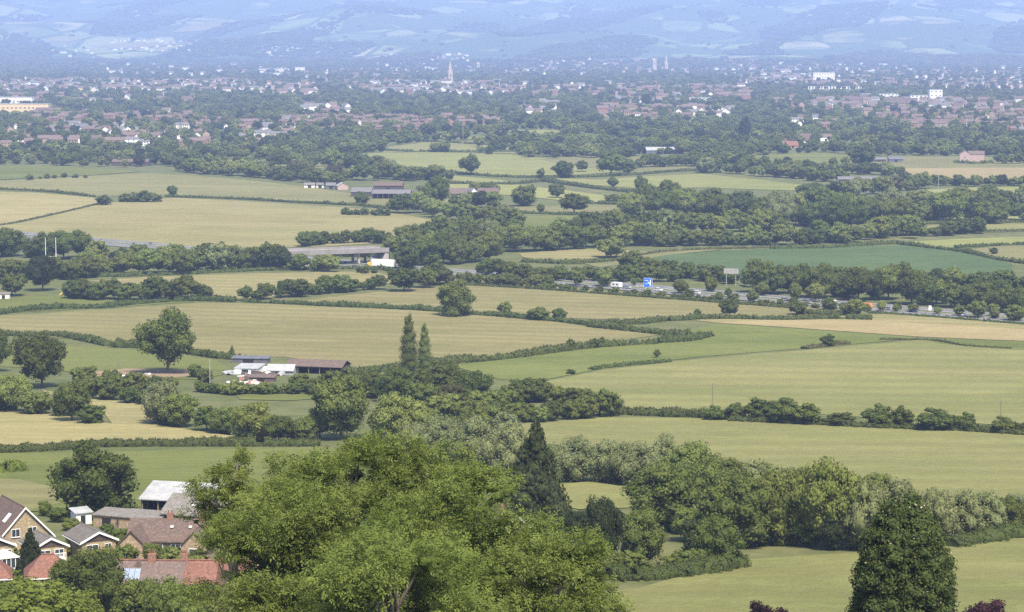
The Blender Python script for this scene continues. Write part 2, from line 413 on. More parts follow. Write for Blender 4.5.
FIELD_POLYS = []
def field(mat, pts, label, name='field', lift=0.0):
    pts = np.array(pts, float); FIELD_POLYS.append(pts)
    ring = resample(np.vstack([pts, pts[:1]]), 14)[:-1]
    # hand-set corners are never ruler straight in the land
    W = hit(ring[:, 0], ring[:, 1])[:, :2]
    d = W[:, 1].mean()
    # interior points on a world grid
    step = max(12.0, (W.max(0) - W.min(0)).max() / 40)
    gx, gy = np.meshgrid(np.arange(W[:, 0].min() + step / 2, W[:, 0].max(), step), np.arange(W[:, 1].min() + step / 2, W[:, 1].max(), step))
    G = np.stack([gx.ravel(), gy.ravel()], 1)
    keep = inside(G, W)
    allv = [Vector((x, y)) for x, y in np.vstack([W, G[keep]])]
    n = len(W)
    vs_, _, fs_, *_ = delaunay_2d_cdt(allv, [], [list(range(n))], 1, 1e-4)
    V = np.array([(v.x, v.y) for v in vs_])
    off = 0.05 + d * 6e-5 + len(FIELD_POLYS) * 0.004 + lift
    Z = zf(V[:, 0], V[:, 1]) + off
    F = np.array([f for f in fs_ if len(f) == 3])
    # face up
    a, b, c = V[F[:, 0]], V[F[:, 1]], V[F[:, 2]]
    cr = (b[:, 0] - a[:, 0]) * (c[:, 1] - a[:, 1]) - (b[:, 1] - a[:, 1]) * (c[:, 0] - a[:, 0])
    F[cr < 0] = F[cr < 0][:, ::-1]
    o = link(name, mesh_np(name, np.column_stack([V, Z]), [F], M[mat], smooth=True))
    return tag(o, label, kind='structure')

def inside(P, poly):
    x, y = P[:, 0], P[:, 1]; r = np.zeros(len(P), bool); j = len(poly) - 1
    for i in range(len(poly)):
        xi, yi = poly[i]; xj, yj = poly[j]
        c = ((yi > y) != (yj > y)) & (x < (xj - xi) * (y - yi) / (yj - yi + 1e-12) + xi)
        r ^= c; j = i
    return r


# ------------------------------------------------------------------ fields (outlines read off the photograph, laid on the ground)
FIELDS = [
 ('haygreen', [(-25,182),(60,178),(105,175),(150,173),(210,177),(255,181),(300,186),(352,194),(362,204),(300,201),(240,199),(175,196),(95,196),(40,192),(-25,189)], 'pale olive hay meadow in front of the town trees'),
 ('gold', [(-25,191),(40,193),(95,198),(98,203),(60,212),(20,221),(-25,228)], 'golden meadow at the edge of the big rounded field'),
 ('hay', [(-25,229),(20,223),(60,214),(98,205),(130,200),(175,198),(240,201),(300,205),(350,208),(400,214),(440,222),(438,233),(380,243),(320,247),(250,248),(180,248),(90,240),(50,235),(0,232),(-25,232)], 'big rounded hay field above the motorway trees'),
 ('haygreen', [(255,188),(300,188),(350,194),(395,197),(470,200),(470,206),(400,208),(360,204),(300,198),(256,196)], 'paddock in front of the farm barns'),
 ('hay', [(86,281),(150,277),(240,274),(330,272),(375,272),(400,279),(385,285),(330,291),(262,298),(235,299),(208,298),(200,286),(120,284)], 'narrow hay field between tree belt and hedgerow'),
 ('hay', [(300,301),(340,296),(400,290),(445,284),(520,284),(600,291),(680,297),(760,303),(840,309),(845,316),(780,318),(690,319),(640,321),(560,318),(480,312),(400,309),(330,305)], 'tan hay field running along the motorway'),
 ('hay', [(-25,317),(60,313),(130,308),(200,303),(260,304),(330,307),(400,310),(470,314),(540,320),(600,328),(668,334),(590,345),(510,356),(440,364),(380,370),(340,366),(285,357),(230,357),(190,350),(120,342),(50,337),(-25,335)], 'large hay field with faint mown rows behind the two poplars'),
 ('grass', [(-25,343),(30,345),(90,346),(150,352),(215,360),(235,372),(200,380),(150,378),(90,374),(30,368),(-25,366)], 'green pasture strip around the big oak'),
 ('grass', [(-25,302),(30,296),(90,296),(160,300),(195,302),(120,307),(50,311),(-25,315)], 'rough garden meadow by the yellow slide'),
 ('stubble', [(716,323),(770,320),(870,321),(950,325),(1050,331),(1050,342),(990,340),(920,337),(850,332),(780,327)], 'pale straw strip below the motorway'),
 ('hay', [(690,320),(780,318),(845,316),(905,313),(1050,323),(1050,331),(950,325),(870,321),(770,320),(716,323)], 'dry verge field beside the motorway'),
 ('grass', [(452,366),(520,358),(600,348),(668,337),(716,324),(780,328),(850,333),(920,338),(880,342),(800,349),(700,357),(600,369),(540,381),(500,380)], 'darker green pasture tapering between the hedges'),
 ('lightgreen', [(540,383),(600,371),(700,359),(800,351),(880,344),(920,340),(1050,352),(1050,428),(960,423),(870,418),(780,412),(700,410),(620,409),(570,398)], 'wide light green pasture in the middle of the vale'),
 ('grass', [(920,339),(990,341),(1050,343),(1050,352),(985,348),(940,344)], 'green wedge at the end of the straw strip'),
 ('lightgreen', [(520,424),(600,418),(700,418),(800,422),(880,427),(960,431),(1050,436),(1050,540),(1000,515),(930,500),(840,485),(740,470),(640,458),(560,446),(500,440)], 'light green pasture below the bush line'),
 ('lightgreen', [(560,600),(640,588),(745,560),(870,552),(935,540),(1000,534),(1060,540),(1070,660),(860,680),(640,660)], 'sloping green pasture around the pointed evergreen'),
 ('gold', [(-25,408),(40,412),(90,420),(110,424),(150,424),(215,434),(262,440),(180,443),(80,445),(-25,446)], 'golden meadow above the clipped field hedge'),
 ('gold', [(40,390),(100,400),(140,403),(160,416),(150,425),(112,424),(100,408),(60,400)], 'golden notch of meadow between two bushes'),
 ('grass', [(-25,454),(60,453),(160,451),(320,448),(400,455),(450,470),(480,492),(300,500),(180,505),(60,512),(-25,512)], 'green paddock behind the houses'),
 ('haygreen', [(-25,478),(20,480),(55,488),(62,503),(20,512),(-25,510)], 'parched corner of the paddock behind the houses'),
 ('grass', [(235,394),(270,391),(318,392),(330,398),(290,401),(240,400)], 'small bright green lawn behind the tree row'),
 ('lush', [(415,398),(445,396),(470,402),(440,408),(415,406)], 'sliver of bright grass between tree rows'),
 ('lightgreen', [(548,486),(590,482),(640,490),(640,508),(580,510),(550,505)], 'bright grass glade beside the dark conifer'),
 ('earth', [(78,374),(125,369),(185,370),(205,376),(150,379),(90,380)], 'brown disturbed bank below the big oak'),
 ('crop', [(636,262),(660,256),(720,251),(790,248),(860,246),(905,246),(960,252),(1012,264),(1012,270),(960,276),(880,280),(800,280),(720,280),(650,275)], 'blue green crop field beyond the motorway'),
 ('pale', [(892,243),(960,239),(1050,236),(1050,244),(990,246),(955,250),(915,246)], 'pale meadow strip behind the crop field'),
 ('haygreen', [(965,250),(1000,247),(1050,246),(1050,262),(1015,260),(980,254)], 'small meadow corner at the end of the crop field'),
 ('lightgreen', [(928,226),(980,224),(1050,224),(1050,231),(980,233),(920,236)], 'light strip of meadow among the hedgerow trees'),
 ('pale', [(925,221),(980,216),(1050,217),(1050,222),(980,223)], 'thin pale meadow strip under the wood'),
 ('pale', [(858,228),(920,226),(925,233),(880,238),(860,236)], 'small pale meadow seen between two trees'),
 ('hay', [(518,254),(560,250),(612,249),(640,252),(620,260),(570,263),(530,262)], 'golden strip of meadow below the wood'),
 ('haygreen', [(575,262),(640,252),(700,249),(722,250),(662,256),(634,263),(600,268)], 'grassy track edge beside the crop field'),
 ('grass', [(752,156),(800,153),(860,155),(862,165),(810,167),(755,166)], 'green meadow below the distant suburb'),
 ('haygreen', [(865,158),(930,156),(1050,158),(1050,168),(960,168),(890,169),(862,166)], 'meadow in front of the pink brick house'),
 ('stubble', [(885,169),(960,168),(1050,168),(1050,179),(985,181),(955,182),(915,176)], 'pinkish harvested strip below the brick house'),
 ('pale', [(925,190),(980,187),(1050,187),(1050,197),(1000,196),(940,195)], 'pale meadow strip between two tree lines'),
 ('pale', [(352,157),(375,153),(430,152),(512,155),(575,162),(632,171),(580,175),(512,176),(450,172),(390,166),(355,162)], 'pale meadow sloping up to the suburb'),
 ('pale', [(365,168),(420,173),(500,180),(520,184),(460,182),(400,176)], 'thin pale meadow behind the farm trees'),
 ('pale', [(430,184),(520,185),(600,195),(640,201),(580,203),(520,196),(450,192)], 'narrow pale meadow behind the long farmhouse'),
 ('pale', [(548,178),(600,180),(640,177),(700,174),(760,180),(825,188),(790,191),(700,188),(640,189),(590,185)], 'long pale meadow curving behind the hedgerow oaks'),
 ('haygreen', [(538,160),(600,155),(650,157),(692,168),(640,173),(585,168)], 'olive meadow below the pale roofed sheds'),
 ('haygreen', [(485,208),(560,206),(628,205),(615,213),(560,214),(490,213)], 'olive meadow strip behind the round trees'),
 ('grass', [(480,216),(560,216),(612,217),(600,226),(560,229),(500,226)], 'green pasture in front of the round trees'),
 ('lightgreen', [(390,147),(420,143),(470,141),(515,146),(515,154),(430,151),(380,153)], 'upper green meadow at the town edge'),
 ('haygreen', [(430,138),(500,136),(560,134),(565,138),(500,141)], 'thin olive meadow under the red roofs'),
 ('stubble', [(598,142),(625,139),(645,140),(640,144),(605,146)], 'small tan plot at the town edge'),
 ('pale', [(508,131),(540,130),(562,131),(555,134),(512,134)], 'small pale plot at the town edge'),
 ('lightgreen', [(920,158),(920,158.5),(925,158.5),(925,158)], None),
 ('grass', [(-25,166),(40,166),(90,168),(140,172),(100,175),(40,178),(-25,181)], 'rough grass with scattered scrub at the town edge'),
 ('lightgreen', [(195,163),(240,160),(290,160),(340,166),(300,171),(230,170)], 'meadow glimpsed through the farm trees'),
]
for mat_, pts_, lab_ in FIELDS:
    if lab_: field(mat_, pts_, lab_)
# sunlit fields high on the far slope
for pts_, mat_ in (([(25,43),(62,36),(100,35),(70,42)], 'haygreen'), ([(0,33),(25,28),(40,30),(8,35)], 'haygreen'), ([(170,33),(190,25),(222,20),(238,25),(205,31)], 'haygreen'),
                   ([(90,47),(140,42),(180,45),(120,49)], 'hay')):
    field(mat_, pts_, 'small sunlit field high on the hazy far slope', lift=1.5)

# which far pixels lie on a field (town houses and trees keep off them)
FMASK = np.zeros((330, 1200), bool)
for fp_ in FIELD_POLYS:
    x0_, x1_ = max(-60, int(fp_[:, 0].min()) - 1), min(1130, int(fp_[:, 0].max()) + 2)
    y0_, y1_ = max(0, int(fp_[:, 1].min()) - 1), min(320, int(fp_[:, 1].max()) + 2)
    if y1_ <= y0_: continue
    gx_, gy_ = np.meshgrid(np.arange(x0_, x1_), np.arange(y0_, y1_))
    FMASK[y0_:y1_, x0_ + 60:x1_ + 60] |= inside(np.stack([gx_.ravel(), gy_.ravel()], 1).astype(float), fp_).reshape(gx_.shape)
def on_field(x, y):
    return bool(FMASK[min(329, max(0, int(round(y)))), min(1199, max(0, int(round(x)) + 60))])

# ------------------------------------------------------------------ hedges
def hedge(pts, h, w, label, mat='leaf_hedge', rough=0.2, seed=0, name='hedge'):
    rg = np.random.default_rng(1000 + seed)
    P = smooth_px(pts)
    W = hit(P[:, 0], P[:, 1])[:, :2]
    d = W[:, 1].mean(); px = d / FOC
    step = max(0.8, 2.0 * px)
    W = resample(W, step); n = len(W)
    T = np.gradient(W, axis=0); T /= np.linalg.norm(T, axis=1)[:, None] + 1e-9
    N = np.stack([-T[:, 1], T[:, 0]], 1)
    hh = h * (1 + rough * (np.convolve(rg.normal(0, 1, n + 6), np.ones(3) / 3, 'same')[3:-3]) * 0.8)
    hh *= 1 + 0.35 * np.clip(np.convolve(rg.normal(0, 1, n + 60), np.ones(25) / 5, 'same')[30:-30], -0.8, 1.6) * 0.6
    hh = np.where(np.convolve(rg.random(n) < 0.008, np.ones(3), 'same') > 0, h * 0.18, hh)
    hh = np.clip(hh, h * 0.15, h * 2.0)
    ww = w * (1 + 0.25 * rg.normal(0, 1, n)); ww = np.clip(ww, w * 0.5, w * 1.7)
    Z0 = zf(W[:, 0], W[:, 1])
    prof = np.array([[-0.5, -0.15], [-0.58, 0.45], [-0.36, 0.93], [0.0, 1.0], [0.36, 0.93], [0.58, 0.45], [0.5, -0.15]])
    k = len(prof)
    jit = rg.normal(0, 0.08, (n, k, 3)) * np.array([w, w, h])
    V = np.zeros((n, k, 3))
    V[:, :, 0] = W[:, 0, None] + N[:, 0, None] * prof[None, :, 0] * ww[:, None]
    V[:, :, 1] = W[:, 1, None] + N[:, 1, None] * prof[None, :, 0] * ww[:, None]
    V[:, :, 2] = Z0[:, None] + prof[None, :, 1] * hh[:, None]
    V += jit
    i = np.arange(n * k).reshape(n, k)
    F = np.stack([i[:-1, :-1], i[:-1, 1:], i[1:, 1:], i[1:, :-1]], 2).reshape(-1, 4)
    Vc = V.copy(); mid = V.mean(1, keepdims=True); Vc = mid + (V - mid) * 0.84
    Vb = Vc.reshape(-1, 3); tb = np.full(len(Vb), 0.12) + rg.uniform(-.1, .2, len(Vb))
    # leafy sprays over sides and top
    ls = max(0.24, 1.4 * px)
    m = int(min(26000, n * step / ls * (h + w) / ls * 1.6))
    si = rg.integers(0, n, m); pk = rg.integers(0, k, m)
    pk = np.minimum(pk, k - 2); fr = rg.uniform(0, 1, (m, 1))
    c = V[si, pk] * (1 - fr) + V[si, pk + 1] * fr + rg.normal(0, 0.3 * ls, (m, 3)) + np.column_stack([T[si] * rg.uniform(-.5, .5, (m, 1)) * step, np.zeros(m)])
    Lv, Lf = diamonds(rg, c, ls, None)
    tl = np.repeat(rg.uniform(0.1, 1, m), 4)
    caps = [np.array([list(range(k)), list(range((n - 1) * k, n * k))])]
    me = mesh_np(name, np.vstack([Vb, Lv]), [F, caps[0], Lf + len(Vb)], M[mat], np.concatenate([tb, tl]))
    o = link(name, me)
    return tag(o, label, 'hedge', 'field hedges')

def diamonds(rg, c, size, nrm, aspect=1.5, spread=0.9):
    """one diamond-shaped leaf spray at each centre"""
    m = len(c)
    r = rg.normal(0, 1, (m, 3)); r /= np.linalg.norm(r, axis=1)[:, None]
    nn = r if nrm is None else nrm + spread * r
    nn = nn / (np.linalg.norm(nn, axis=1)[:, None] + 1e-9)
    u = np.cross(nn, rg.normal(0, 1, (m, 3))); u /= np.linalg.norm(u, axis=1)[:, None] + 1e-9
    v = np.cross(nn, u)
    s = (size if np.ndim(size) else np.full(m, size)) * rg.uniform(0.7, 1.35, m) * 0.5
    a = u * (s * aspect**0.5)[:, None]; b = v * (s / aspect**0.5)[:, None]
    V = np.stack([c - a, c - b, c + a, c + b], 1).reshape(-1, 3)
    return V, np.arange(4 * m).reshape(m, 4)

HEDGES = [
 ([(-20,189),(45,192),(95,197)], 2.0, 2.0, 'low dark hedge between olive meadow and golden meadow'),
 ([(165,197),(230,199),(300,203),(362,206)], 2.2, 2.2, 'low hedge running right from the lone round tree by the copse'),
 ([(-20,229),(20,222),(60,213),(98,204)], 0.8, 1.2, 'thin grassy bank between golden meadow and big rounded field'),
 ([(360,206),(400,210),(440,209),(480,205)], 2.5, 3.0, 'dark hedge in front of the farm paddock'),
 ([(-20,274),(40,277),(100,277),(170,275),(256,271),(370,269),(395,273)], 2.2, 2.5, 'long hedge at the foot of the motorway tree belt'),
 ([(-20,316),(20,312),(60,309),(100,308),(140,304),(190,301),(236,302)], 2.6, 3.0, 'thick hedge sloping down past the garden meadow'),
 ([(243,302),(290,304),(322,306)], 2.0, 2.4, 'short clipped hedge just right of the gate gap'),
 ([(325,306),(400,309),(455,313),(512,318),(560,322),(592,326)], 2.4, 2.6, 'straight hedge passing under the lone round oak'),
 ([(589,327),(630,331),(665,335),(690,336)], 3.0, 3.5, 'thick dark hedge ending in a rounded tip in the fields'),
 ([(605,324),(640,324),(665,321)], 2.2, 2.6, 'short upper hedge beside the pale dead bush'),
 ([(669,321),(720,319),(780,320),(830,319),(872,320)], 2.4, 2.6, 'hedge along the top of the pale straw strip'),
 ([(797,314),(830,315),(860,316)], 3.0, 3.0, 'double hedge bank below the white van'),
 ([(658,343),(690,341),(710,336)], 2.6, 3.0, 'short hedge bend below the dark hedge tip'),
 ([(425,366),(470,362),(512,358),(570,350),(620,346),(656,344)], 2.6, 3.0, 'hedge from the poplars climbing across the pale pasture'),
 ([(592,370),(620,366),(645,364),(670,362)], 1.6, 2.0, 'ragged low hedge fragment around a thin sapling'),
 ([(-20,335),(30,336),(64,337),(108,346)], 2.4, 2.8, 'dark hedge behind the leftmost oaks'),
 ([(112,347),(140,348),(150,349)], 2.6, 3.0, 'short hedge beside the big oak trunk'),
 ([(185,353),(215,358),(245,360)], 2.4, 2.6, 'hedge between big oak and white farmyard'),
 ([(-20,453),(40,451),(100,447),(180,446),(260,446),(318,446)], 2.6, 3.0, 'long straight clipped hedge below the golden meadow'),
 ([(600,414),(640,415),(700,418),(730,420)], 2.4, 3.0, 'hedge linking the tree belt to the bush line'),
 ([(730,421),(800,424),(880,428),(960,431),(1040,436)], 1.8, 3.0, 'low hedge under the round field bushes'),
 ([(804,349),(825,346),(847,344)], 1.2, 3.0, 'low grassy hump with one dark bush'),
 ([(610,580),(650,578),(700,573),(742,566)], 2.4, 4.0, 'overgrown hedge along the front of the copse'),
 ([(950,547),(990,540),(1040,534)], 2.6, 4.0, 'bright hedge corner at the pasture edge'),
 ([(365,163),(430,171),(500,177),(560,178)], 2.5, 3.0, 'hedge across the pale sloping meadows'),
 ([(428,183),(470,184),(520,184),(560,178)], 2.5, 3.0, 'hedge behind the farm cottages'),
 ([(540,181),(590,188),(640,194),(650,197)], 3.0, 3.5, 'slanting hedge between two pale meadows'),
 ([(560,178),(620,176),(690,171),(720,173)], 2.6, 3.0, 'hedge under the olive meadow'),
 ([(560,202),(600,204),(640,205)], 2.6, 3.0, 'hedge stub beside the round trees'),
 ([(480,213),(540,214),(600,216),(650,215)], 2.2, 2.5, 'hedge between two green strips near the round trees'),
 ([(770,249),(830,248),(890,244),(905,245),(960,252),(1000,260),(1040,266)], 2.2, 3.0, 'hedge round the far side of the blue green crop'),
 ([(955,249),(990,246),(1040,244)], 2.2, 2.5, 'hedge between pale strip and meadow corner'),
 ([(900,236),(960,233),(1040,231)], 2.2, 2.5, 'hedge above the pale strip near the crop'),
 ([(870,224),(930,224),(1040,222)], 2.2, 2.5, 'hedge line in front of the wooded strip'),
 ([(920,183),(960,184),(1040,183)], 4.0, 5.0, 'tall bushy hedge below the pinkish harvested strip'),
 ([(955,163),(975,164),(992,163)], 3.0, 3.0, 'dark clipped hedge in front of the pink brick house'),
 ([(385,151),(420,152),(470,152),(515,152)], 2.6, 3.5, 'hedge between the upper meadows at the town edge'),
 ([(400,140),(450,143),(510,147),(540,152)], 2.6, 3.5, 'dark hedge at the top of the meadows'),
 ([(440,285),(480,286),(560,291),(640,297),(720,303),(800,309)], 1.6, 2.0, 'scrubby verge hedge along the near side of the motorway'),
 ([(870,313),(930,317),(1040,326)], 1.2, 2.0, 'low scrub on the motorway verge by the dark blue car'),
 ([(520,262),(570,264),(610,262)], 2.5, 3.0, 'hedge below the golden strip by the wood'),
 ([(610,262),(650,254),(700,250),(768,248)], 1.5, 2.0, 'brown bank along the top of the crop field'),
 ([(345,376),(385,371),(425,367)], 3.0, 3.5, 'hedge from brown shed to the poplars'),
 ([(880,340),(905,340),(935,341),(965,346),(1010,349)], 0.7, 1.5, 'broken line of tussocks beside the straw strip'),
 ([(0,472),(10,472),(18,471)], 3.2, 4.0, 'rounded yellow green hedge at the paddock edge'),
]
for k_, (p_, h_, w_, l_) in enumerate(HEDGES):
    hedge(p_, h_ * 0.8, w_, l_, 'leaf_lime' if 'yellow green' in l_ else ('leaf_bronze' if 'brown bank' in l_ or 'grassy' in l_ or 'tussock' in l_ else 'leaf_hedge'), seed=k_)

# ------------------------------------------------------------------ trees
def ico(sub=1):
    bm = bmesh.new(); bmesh.ops.create_icosphere(bm, subdivisions=sub, radius=1.0)
    V = np.array([v.co[:] for v in bm.verts]); F = np.array([[v.index for v in f.verts] for f in bm.faces]); bm.free()
    return V, F
ICO1, ICO2 = ico(1), ico(2)

def lobes_mesh(rg, C, R, n, size, core=0.84, ico_=ICO1, jit=0.12, aspect=1.5, spread=0.9, upbias=0.25):
    """foliage: rough inner masses plus n leaf sprays over the lobes"""
    C = np.asarray(C, float); R = np.asarray(R, float)
    Vs, Fs, Ts, k = [], [], [], 0
    lobe_t = rg.uniform(-0.18, 0.18, len(C))
    for c, r, t in zip(C, R, lobe_t):
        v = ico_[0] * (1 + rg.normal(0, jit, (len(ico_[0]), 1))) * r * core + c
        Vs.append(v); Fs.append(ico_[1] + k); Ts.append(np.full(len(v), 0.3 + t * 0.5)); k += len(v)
    w = (R.mean(1) ** 2); w /= w.sum()
    m = int(n * 1.5)
    li = rg.choice(len(C), m, p=w)
    d = rg.normal(0, 1, (m, 3)); d[:, 2] += upbias; d /= np.linalg.norm(d, axis=1)[:, None]
    p = C[li] + R[li] * d * rg.uniform(0.75, 1.32, (m, 1)) ** 0.9
    keep = np.ones(m, bool)
    for j in range(len(C)):
        q = np.linalg.norm((p - C[j]) / R[j], axis=1)
        keep &= ~((q < 0.78) & (li != j))
    p, d, li = p[keep][:n], d[keep][:n], li[keep][:n]
    Lv, Lf = diamonds(rg, p, size, d, aspect, spread)
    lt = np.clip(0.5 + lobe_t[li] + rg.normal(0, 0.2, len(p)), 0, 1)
    V = np.vstack(Vs + [Lv]); F3 = np.vstack(Fs); F4 = Lf + k
    T = np.concatenate(Ts + [np.repeat(lt, 4)])
    return V, F3, F4, T

def lobes_for(kind, rg):
    """unit tree: crown about 1 wide, 1 high in all"""
    C, R = [], []
    if kind in ('round', 'oak', 'willow', 'low', 'bush'):
        zc, zr, base = {'round': (0.58, 0.40, 0.16), 'oak': (0.60, 0.39, 0.2), 'willow': (0.52, 0.46, 0.06), 'low': (0.52, 0.47, 0.04), 'bush': (0.47, 0.50, 0.0)}[kind]
        C.append((0, 0, zc)); R.append((0.33, 0.33, zr * 0.72))
        nl = {'round': 30, 'oak': 32, 'willow': 34, 'low': 32, 'bush': 24}[kind]
        ga = math.pi * (3 - 5**0.5); a0 = rg.uniform(0, 6.28)
        for i in range(nl):
            u = 1 - 2 * (i + 0.5) / nl + rg.normal(0, 0.08); u = max(-0.95, min(0.95, u))
            rr = math.sqrt(1 - u * u); a = a0 + i * ga + rg.normal(0, 0.25)
            k = rg.uniform(0.62, 1.0)
            s = rg.uniform(0.085, 0.19) * (1.1 if u < 0.2 else 0.95)
            prof = 1.0 if u > -0.3 else 0.9
            C.append((0.36 * rr * math.cos(a) * k / 0.8 * prof, 0.36 * rr * math.sin(a) * k / 0.8 * prof, zc + zr * u * (k / 0.86) * 0.82))
            R.append((s, s, s * (0.8 if kind != 'willow' else 1.1)))
    elif kind == 'poplar':
        for i in range(16):
            t = (i + 0.5) / 16; r = 0.40 * math.sin(math.pi * min(1, 0.18 + t * 0.82)) ** 0.7 * (1 - 0.45 * t)
            a = i * 2.4
            C.append((0.10 * math.cos(a), 0.10 * math.sin(a), 0.07 + 0.9 * t)); R.append((r + 0.06, r + 0.06, 0.075))
    elif kind == 'conifer':
        C.append((0, 0, 0.4)); R.append((0.24, 0.24, 0.38)); C.append((0, 0, 0.75)); R.append((0.10, 0.10, 0.22))
        for lv in range(11):
            t = lv / 10; z = 0.05 + 0.90 * t; r = 0.46 * (1 - t) ** 0.75 + 0.015
            nn = max(2, int(9 * (1 - t) + 2))
            for j in range(nn):
                a = rg.uniform(0, 6.28) if nn < 2 else 2 * math.pi * j / nn + rg.uniform(-.3, .3) + lv
                q = r * rg.uniform(0.6, 0.95) * (1 if nn > 1 else 0)
                s = 0.05 + 0.13 * (1 - t)
                C.append((q * math.cos(a), q * math.sin(a), z)); R.append((s, s, s * 0.45 + 0.035))
    return C, R

def trunk_mesh(rg, r=0.022, top=0.5, limbs=5, mat='bark'):
    b = MB(); b.tube((0, 0, -0.03), (0.01, 0, top), r * 1.25, r * 0.7, 8)
    for i in range(limbs):
        a = 6.28 * i / limbs + rg.uniform(-.4, .4); z = rg.uniform(0.22, 0.42)
        b.tube((0, 0, z), (0.24 * math.cos(a), 0.24 * math.sin(a), z + rg.uniform(0.14, 0.28)), r * 0.6, r * 0.22, 5)
    return b.mesh('trunk', M[mat])

LEAFK = {'oak': 'leaf_oak', 'round': 'leaf_round', 'light': 'leaf_light', 'willow': 'leaf_willow', 'dark': 'leaf_dark', 'conifer': 'leaf_dark',
         'poplar': 'leaf_round', 'bush': 'leaf_oak', 'low': 'leaf_round', 'lowoak': 'leaf_oak', 'copper': 'leaf_copper', 'bronze': 'leaf_bronze', 'lime': 'leaf_lime', 'bushlight': 'leaf_light',
         'lowdark': 'leaf_dark'}
SHAPEK = {'oak': 'oak', 'round': 'round', 'light': 'round', 'willow': 'willow', 'dark': 'round', 'conifer': 'conifer', 'poplar': 'poplar', 'bush': 'bush',
          'low': 'low', 'lowoak': 'low', 'copper': 'bush', 'bronze': 'low', 'lime': 'round', 'bushlight': 'bush', 'lowdark': 'low'}
NVAR = {'round': 4, 'oak': 4, 'willow': 3, 'low': 4, 'bush': 3, 'poplar': 2, 'conifer': 2}
LOD = {0: (5200, 0.034), 1: (1500, 0.062), 2: (420, 0.11)}
CROWN, TRUNK = {}, []
_rg = np.random.default_rng(42)
for sh, nv in NVAR.items():
    for var in range(nv):
        C_, R_ = lobes_for(sh, _rg)
        for lod, (nleaf, sz) in LOD.items():
            if sh == 'poplar': nleaf, sz = int(nleaf * 0.8), sz * 0.8
            V_, F3_, F4_, T_ = lobes_mesh(np.random.default_rng(var * 10 + lod), C_, R_, nleaf, sz,
                                          core=0.8 if lod == 0 else 0.86, ico_=ICO2 if lod < 2 else ICO1, aspect=2.2 if sh == 'willow' else 1.5)
            if sh == 'poplar': pass
            CROWN[(sh, var, lod)] = mesh_np('crown', V_, [F3_, F4_], M['leaf_oak'], T_)
for i_ in range(4): TRUNK.append(trunk_mesh(_rg))

TREES = []     # dicts: px, py (base pixel), h, w in pixels, kind, label, group
def T(px, py, h, w, kind, label, name=None, group=None, rank=0):
    TREES.append(dict(px=px, py=py, h=h, w=w, kind=kind, label=label, name=name, group=group, rank=rank))

_tr = random.Random(5)
def pick(kinds):
    ks = list(kinds.items()); r = _tr.uniform(0, sum(w for _, w in ks))
    for k, w in ks:
        r -= w
        if r <= 0: return k
    return ks[-1][0]

def row(pts, hr, asp, kinds, label, group, step=0.62, jy=0.06):
    P = smooth_px(pts); L = np.concatenate([[0], np.cumsum(np.linalg.norm(np.diff(P, axis=0), axis=1))])
    s = 0.0
    while s < L[-1]:
        x = np.interp(s, L, P[:, 0]); y = np.interp(s, L, P[:, 1])
        h = _tr.uniform(hr[0] * 0.9, hr[1] * 1.05) * (1.0 if _tr.random() > 0.25 else 0.68); w = h * _tr.uniform(*asp)
        T(x, y + _tr.uniform(-jy, jy) * h, h, w, pick(kinds), label, None, group)
        s += w * step * 1.12 * _tr.uniform(0.65, 1.4)

WM = None
def wood(poly, hr, asp, kinds, label, group, step=0.6, drow=0.28, grow=None):
    """trees standing over a pixel polygon of ground"""
    P = np.array(poly, float); y = P[:, 1].min()
    while y < P[:, 1].max():
        hm = (hr[0] + hr[1]) / 2; x = P[:, 0].min() + _tr.uniform(0, 6)
        while x < P[:, 0].max():
            h = _tr.uniform(*hr); w = h * _tr.uniform(*asp)
            if inside(np.array([[x, y]]), P)[0]:
                T(x, y + _tr.uniform(-.1, .1) * h, h, w, pick(kinds), label, None, group)
            x += w * step * _tr.uniform(0.7, 1.3)
        y += hm * drow

GEN = {'round': 4, 'oak': 2.5, 'light': 3.2, 'lowoak': 2, 'low': 3, 'dark': 0.5, 'willow': 0.6, 'bronze': 0.3}
# --- single trees that the photograph shows on their own
T(168, 374, 63, 55, 'oak', 'large dark oak with a broad lobed crown standing alone left of the white farmyard', 'oak_tree', rank=9)
T(42, 388, 56, 47, 'oak', 'dark oak above the brown bank at the left, beside the rounded bush', 'oak_tree', rank=9)
T(-2, 372, 42, 26, 'oak', 'dark tree cut by the left picture edge behind the golden meadow', 'oak_tree', rank=9)
T(72, 421, 42, 36, 'round', 'rounded mid green tree at the tip of the golden meadow', 'round_tree', rank=9)
T(92, 423, 20, 30, 'bush', 'dark low bush at the end of the golden meadow tree clump', 'bush', rank=9)
T(62, 416, 24, 26, 'bush', 'dark bush at the foot of the rounded tree in the golden meadow', 'bush', rank=9)
T(14, 412, 40, 34, 'light', 'pale green tree rising from bushes at the left edge', 'round_tree', rank=9)
T(36, 414, 24, 32, 'low', 'bushy green tree beside the pale tree at the left edge', 'bush', rank=9)
T(6, 410, 22, 30, 'bush', 'dark bush at the left edge above the golden meadow', 'bush', rank=9)
T(162, 424, 44, 42, 'willow', 'silvery grey willow at the end of the golden meadow', 'willow_tree', rank=9)
T(409, 376, 64, 19, 'poplar', 'taller of the two columnar poplars in the middle of the vale', 'poplar_tree', rank=9)
T(424.5, 373, 51, 15, 'poplar', 'shorter of the two columnar poplars in the middle of the vale', 'poplar_tree', rank=9)
T(396, 377, 17, 7, 'poplar', 'small columnar sapling left of the tall poplars', 'poplar_tree', rank=9)
T(456, 316, 37, 40, 'bush', 'round full oak standing on the straight hedge in the hay fields', 'oak_tree', rank=9)
T(505, 315, 14, 14, 'light', 'small pale tree right of the round full oak', 'field_tree', rank=9)
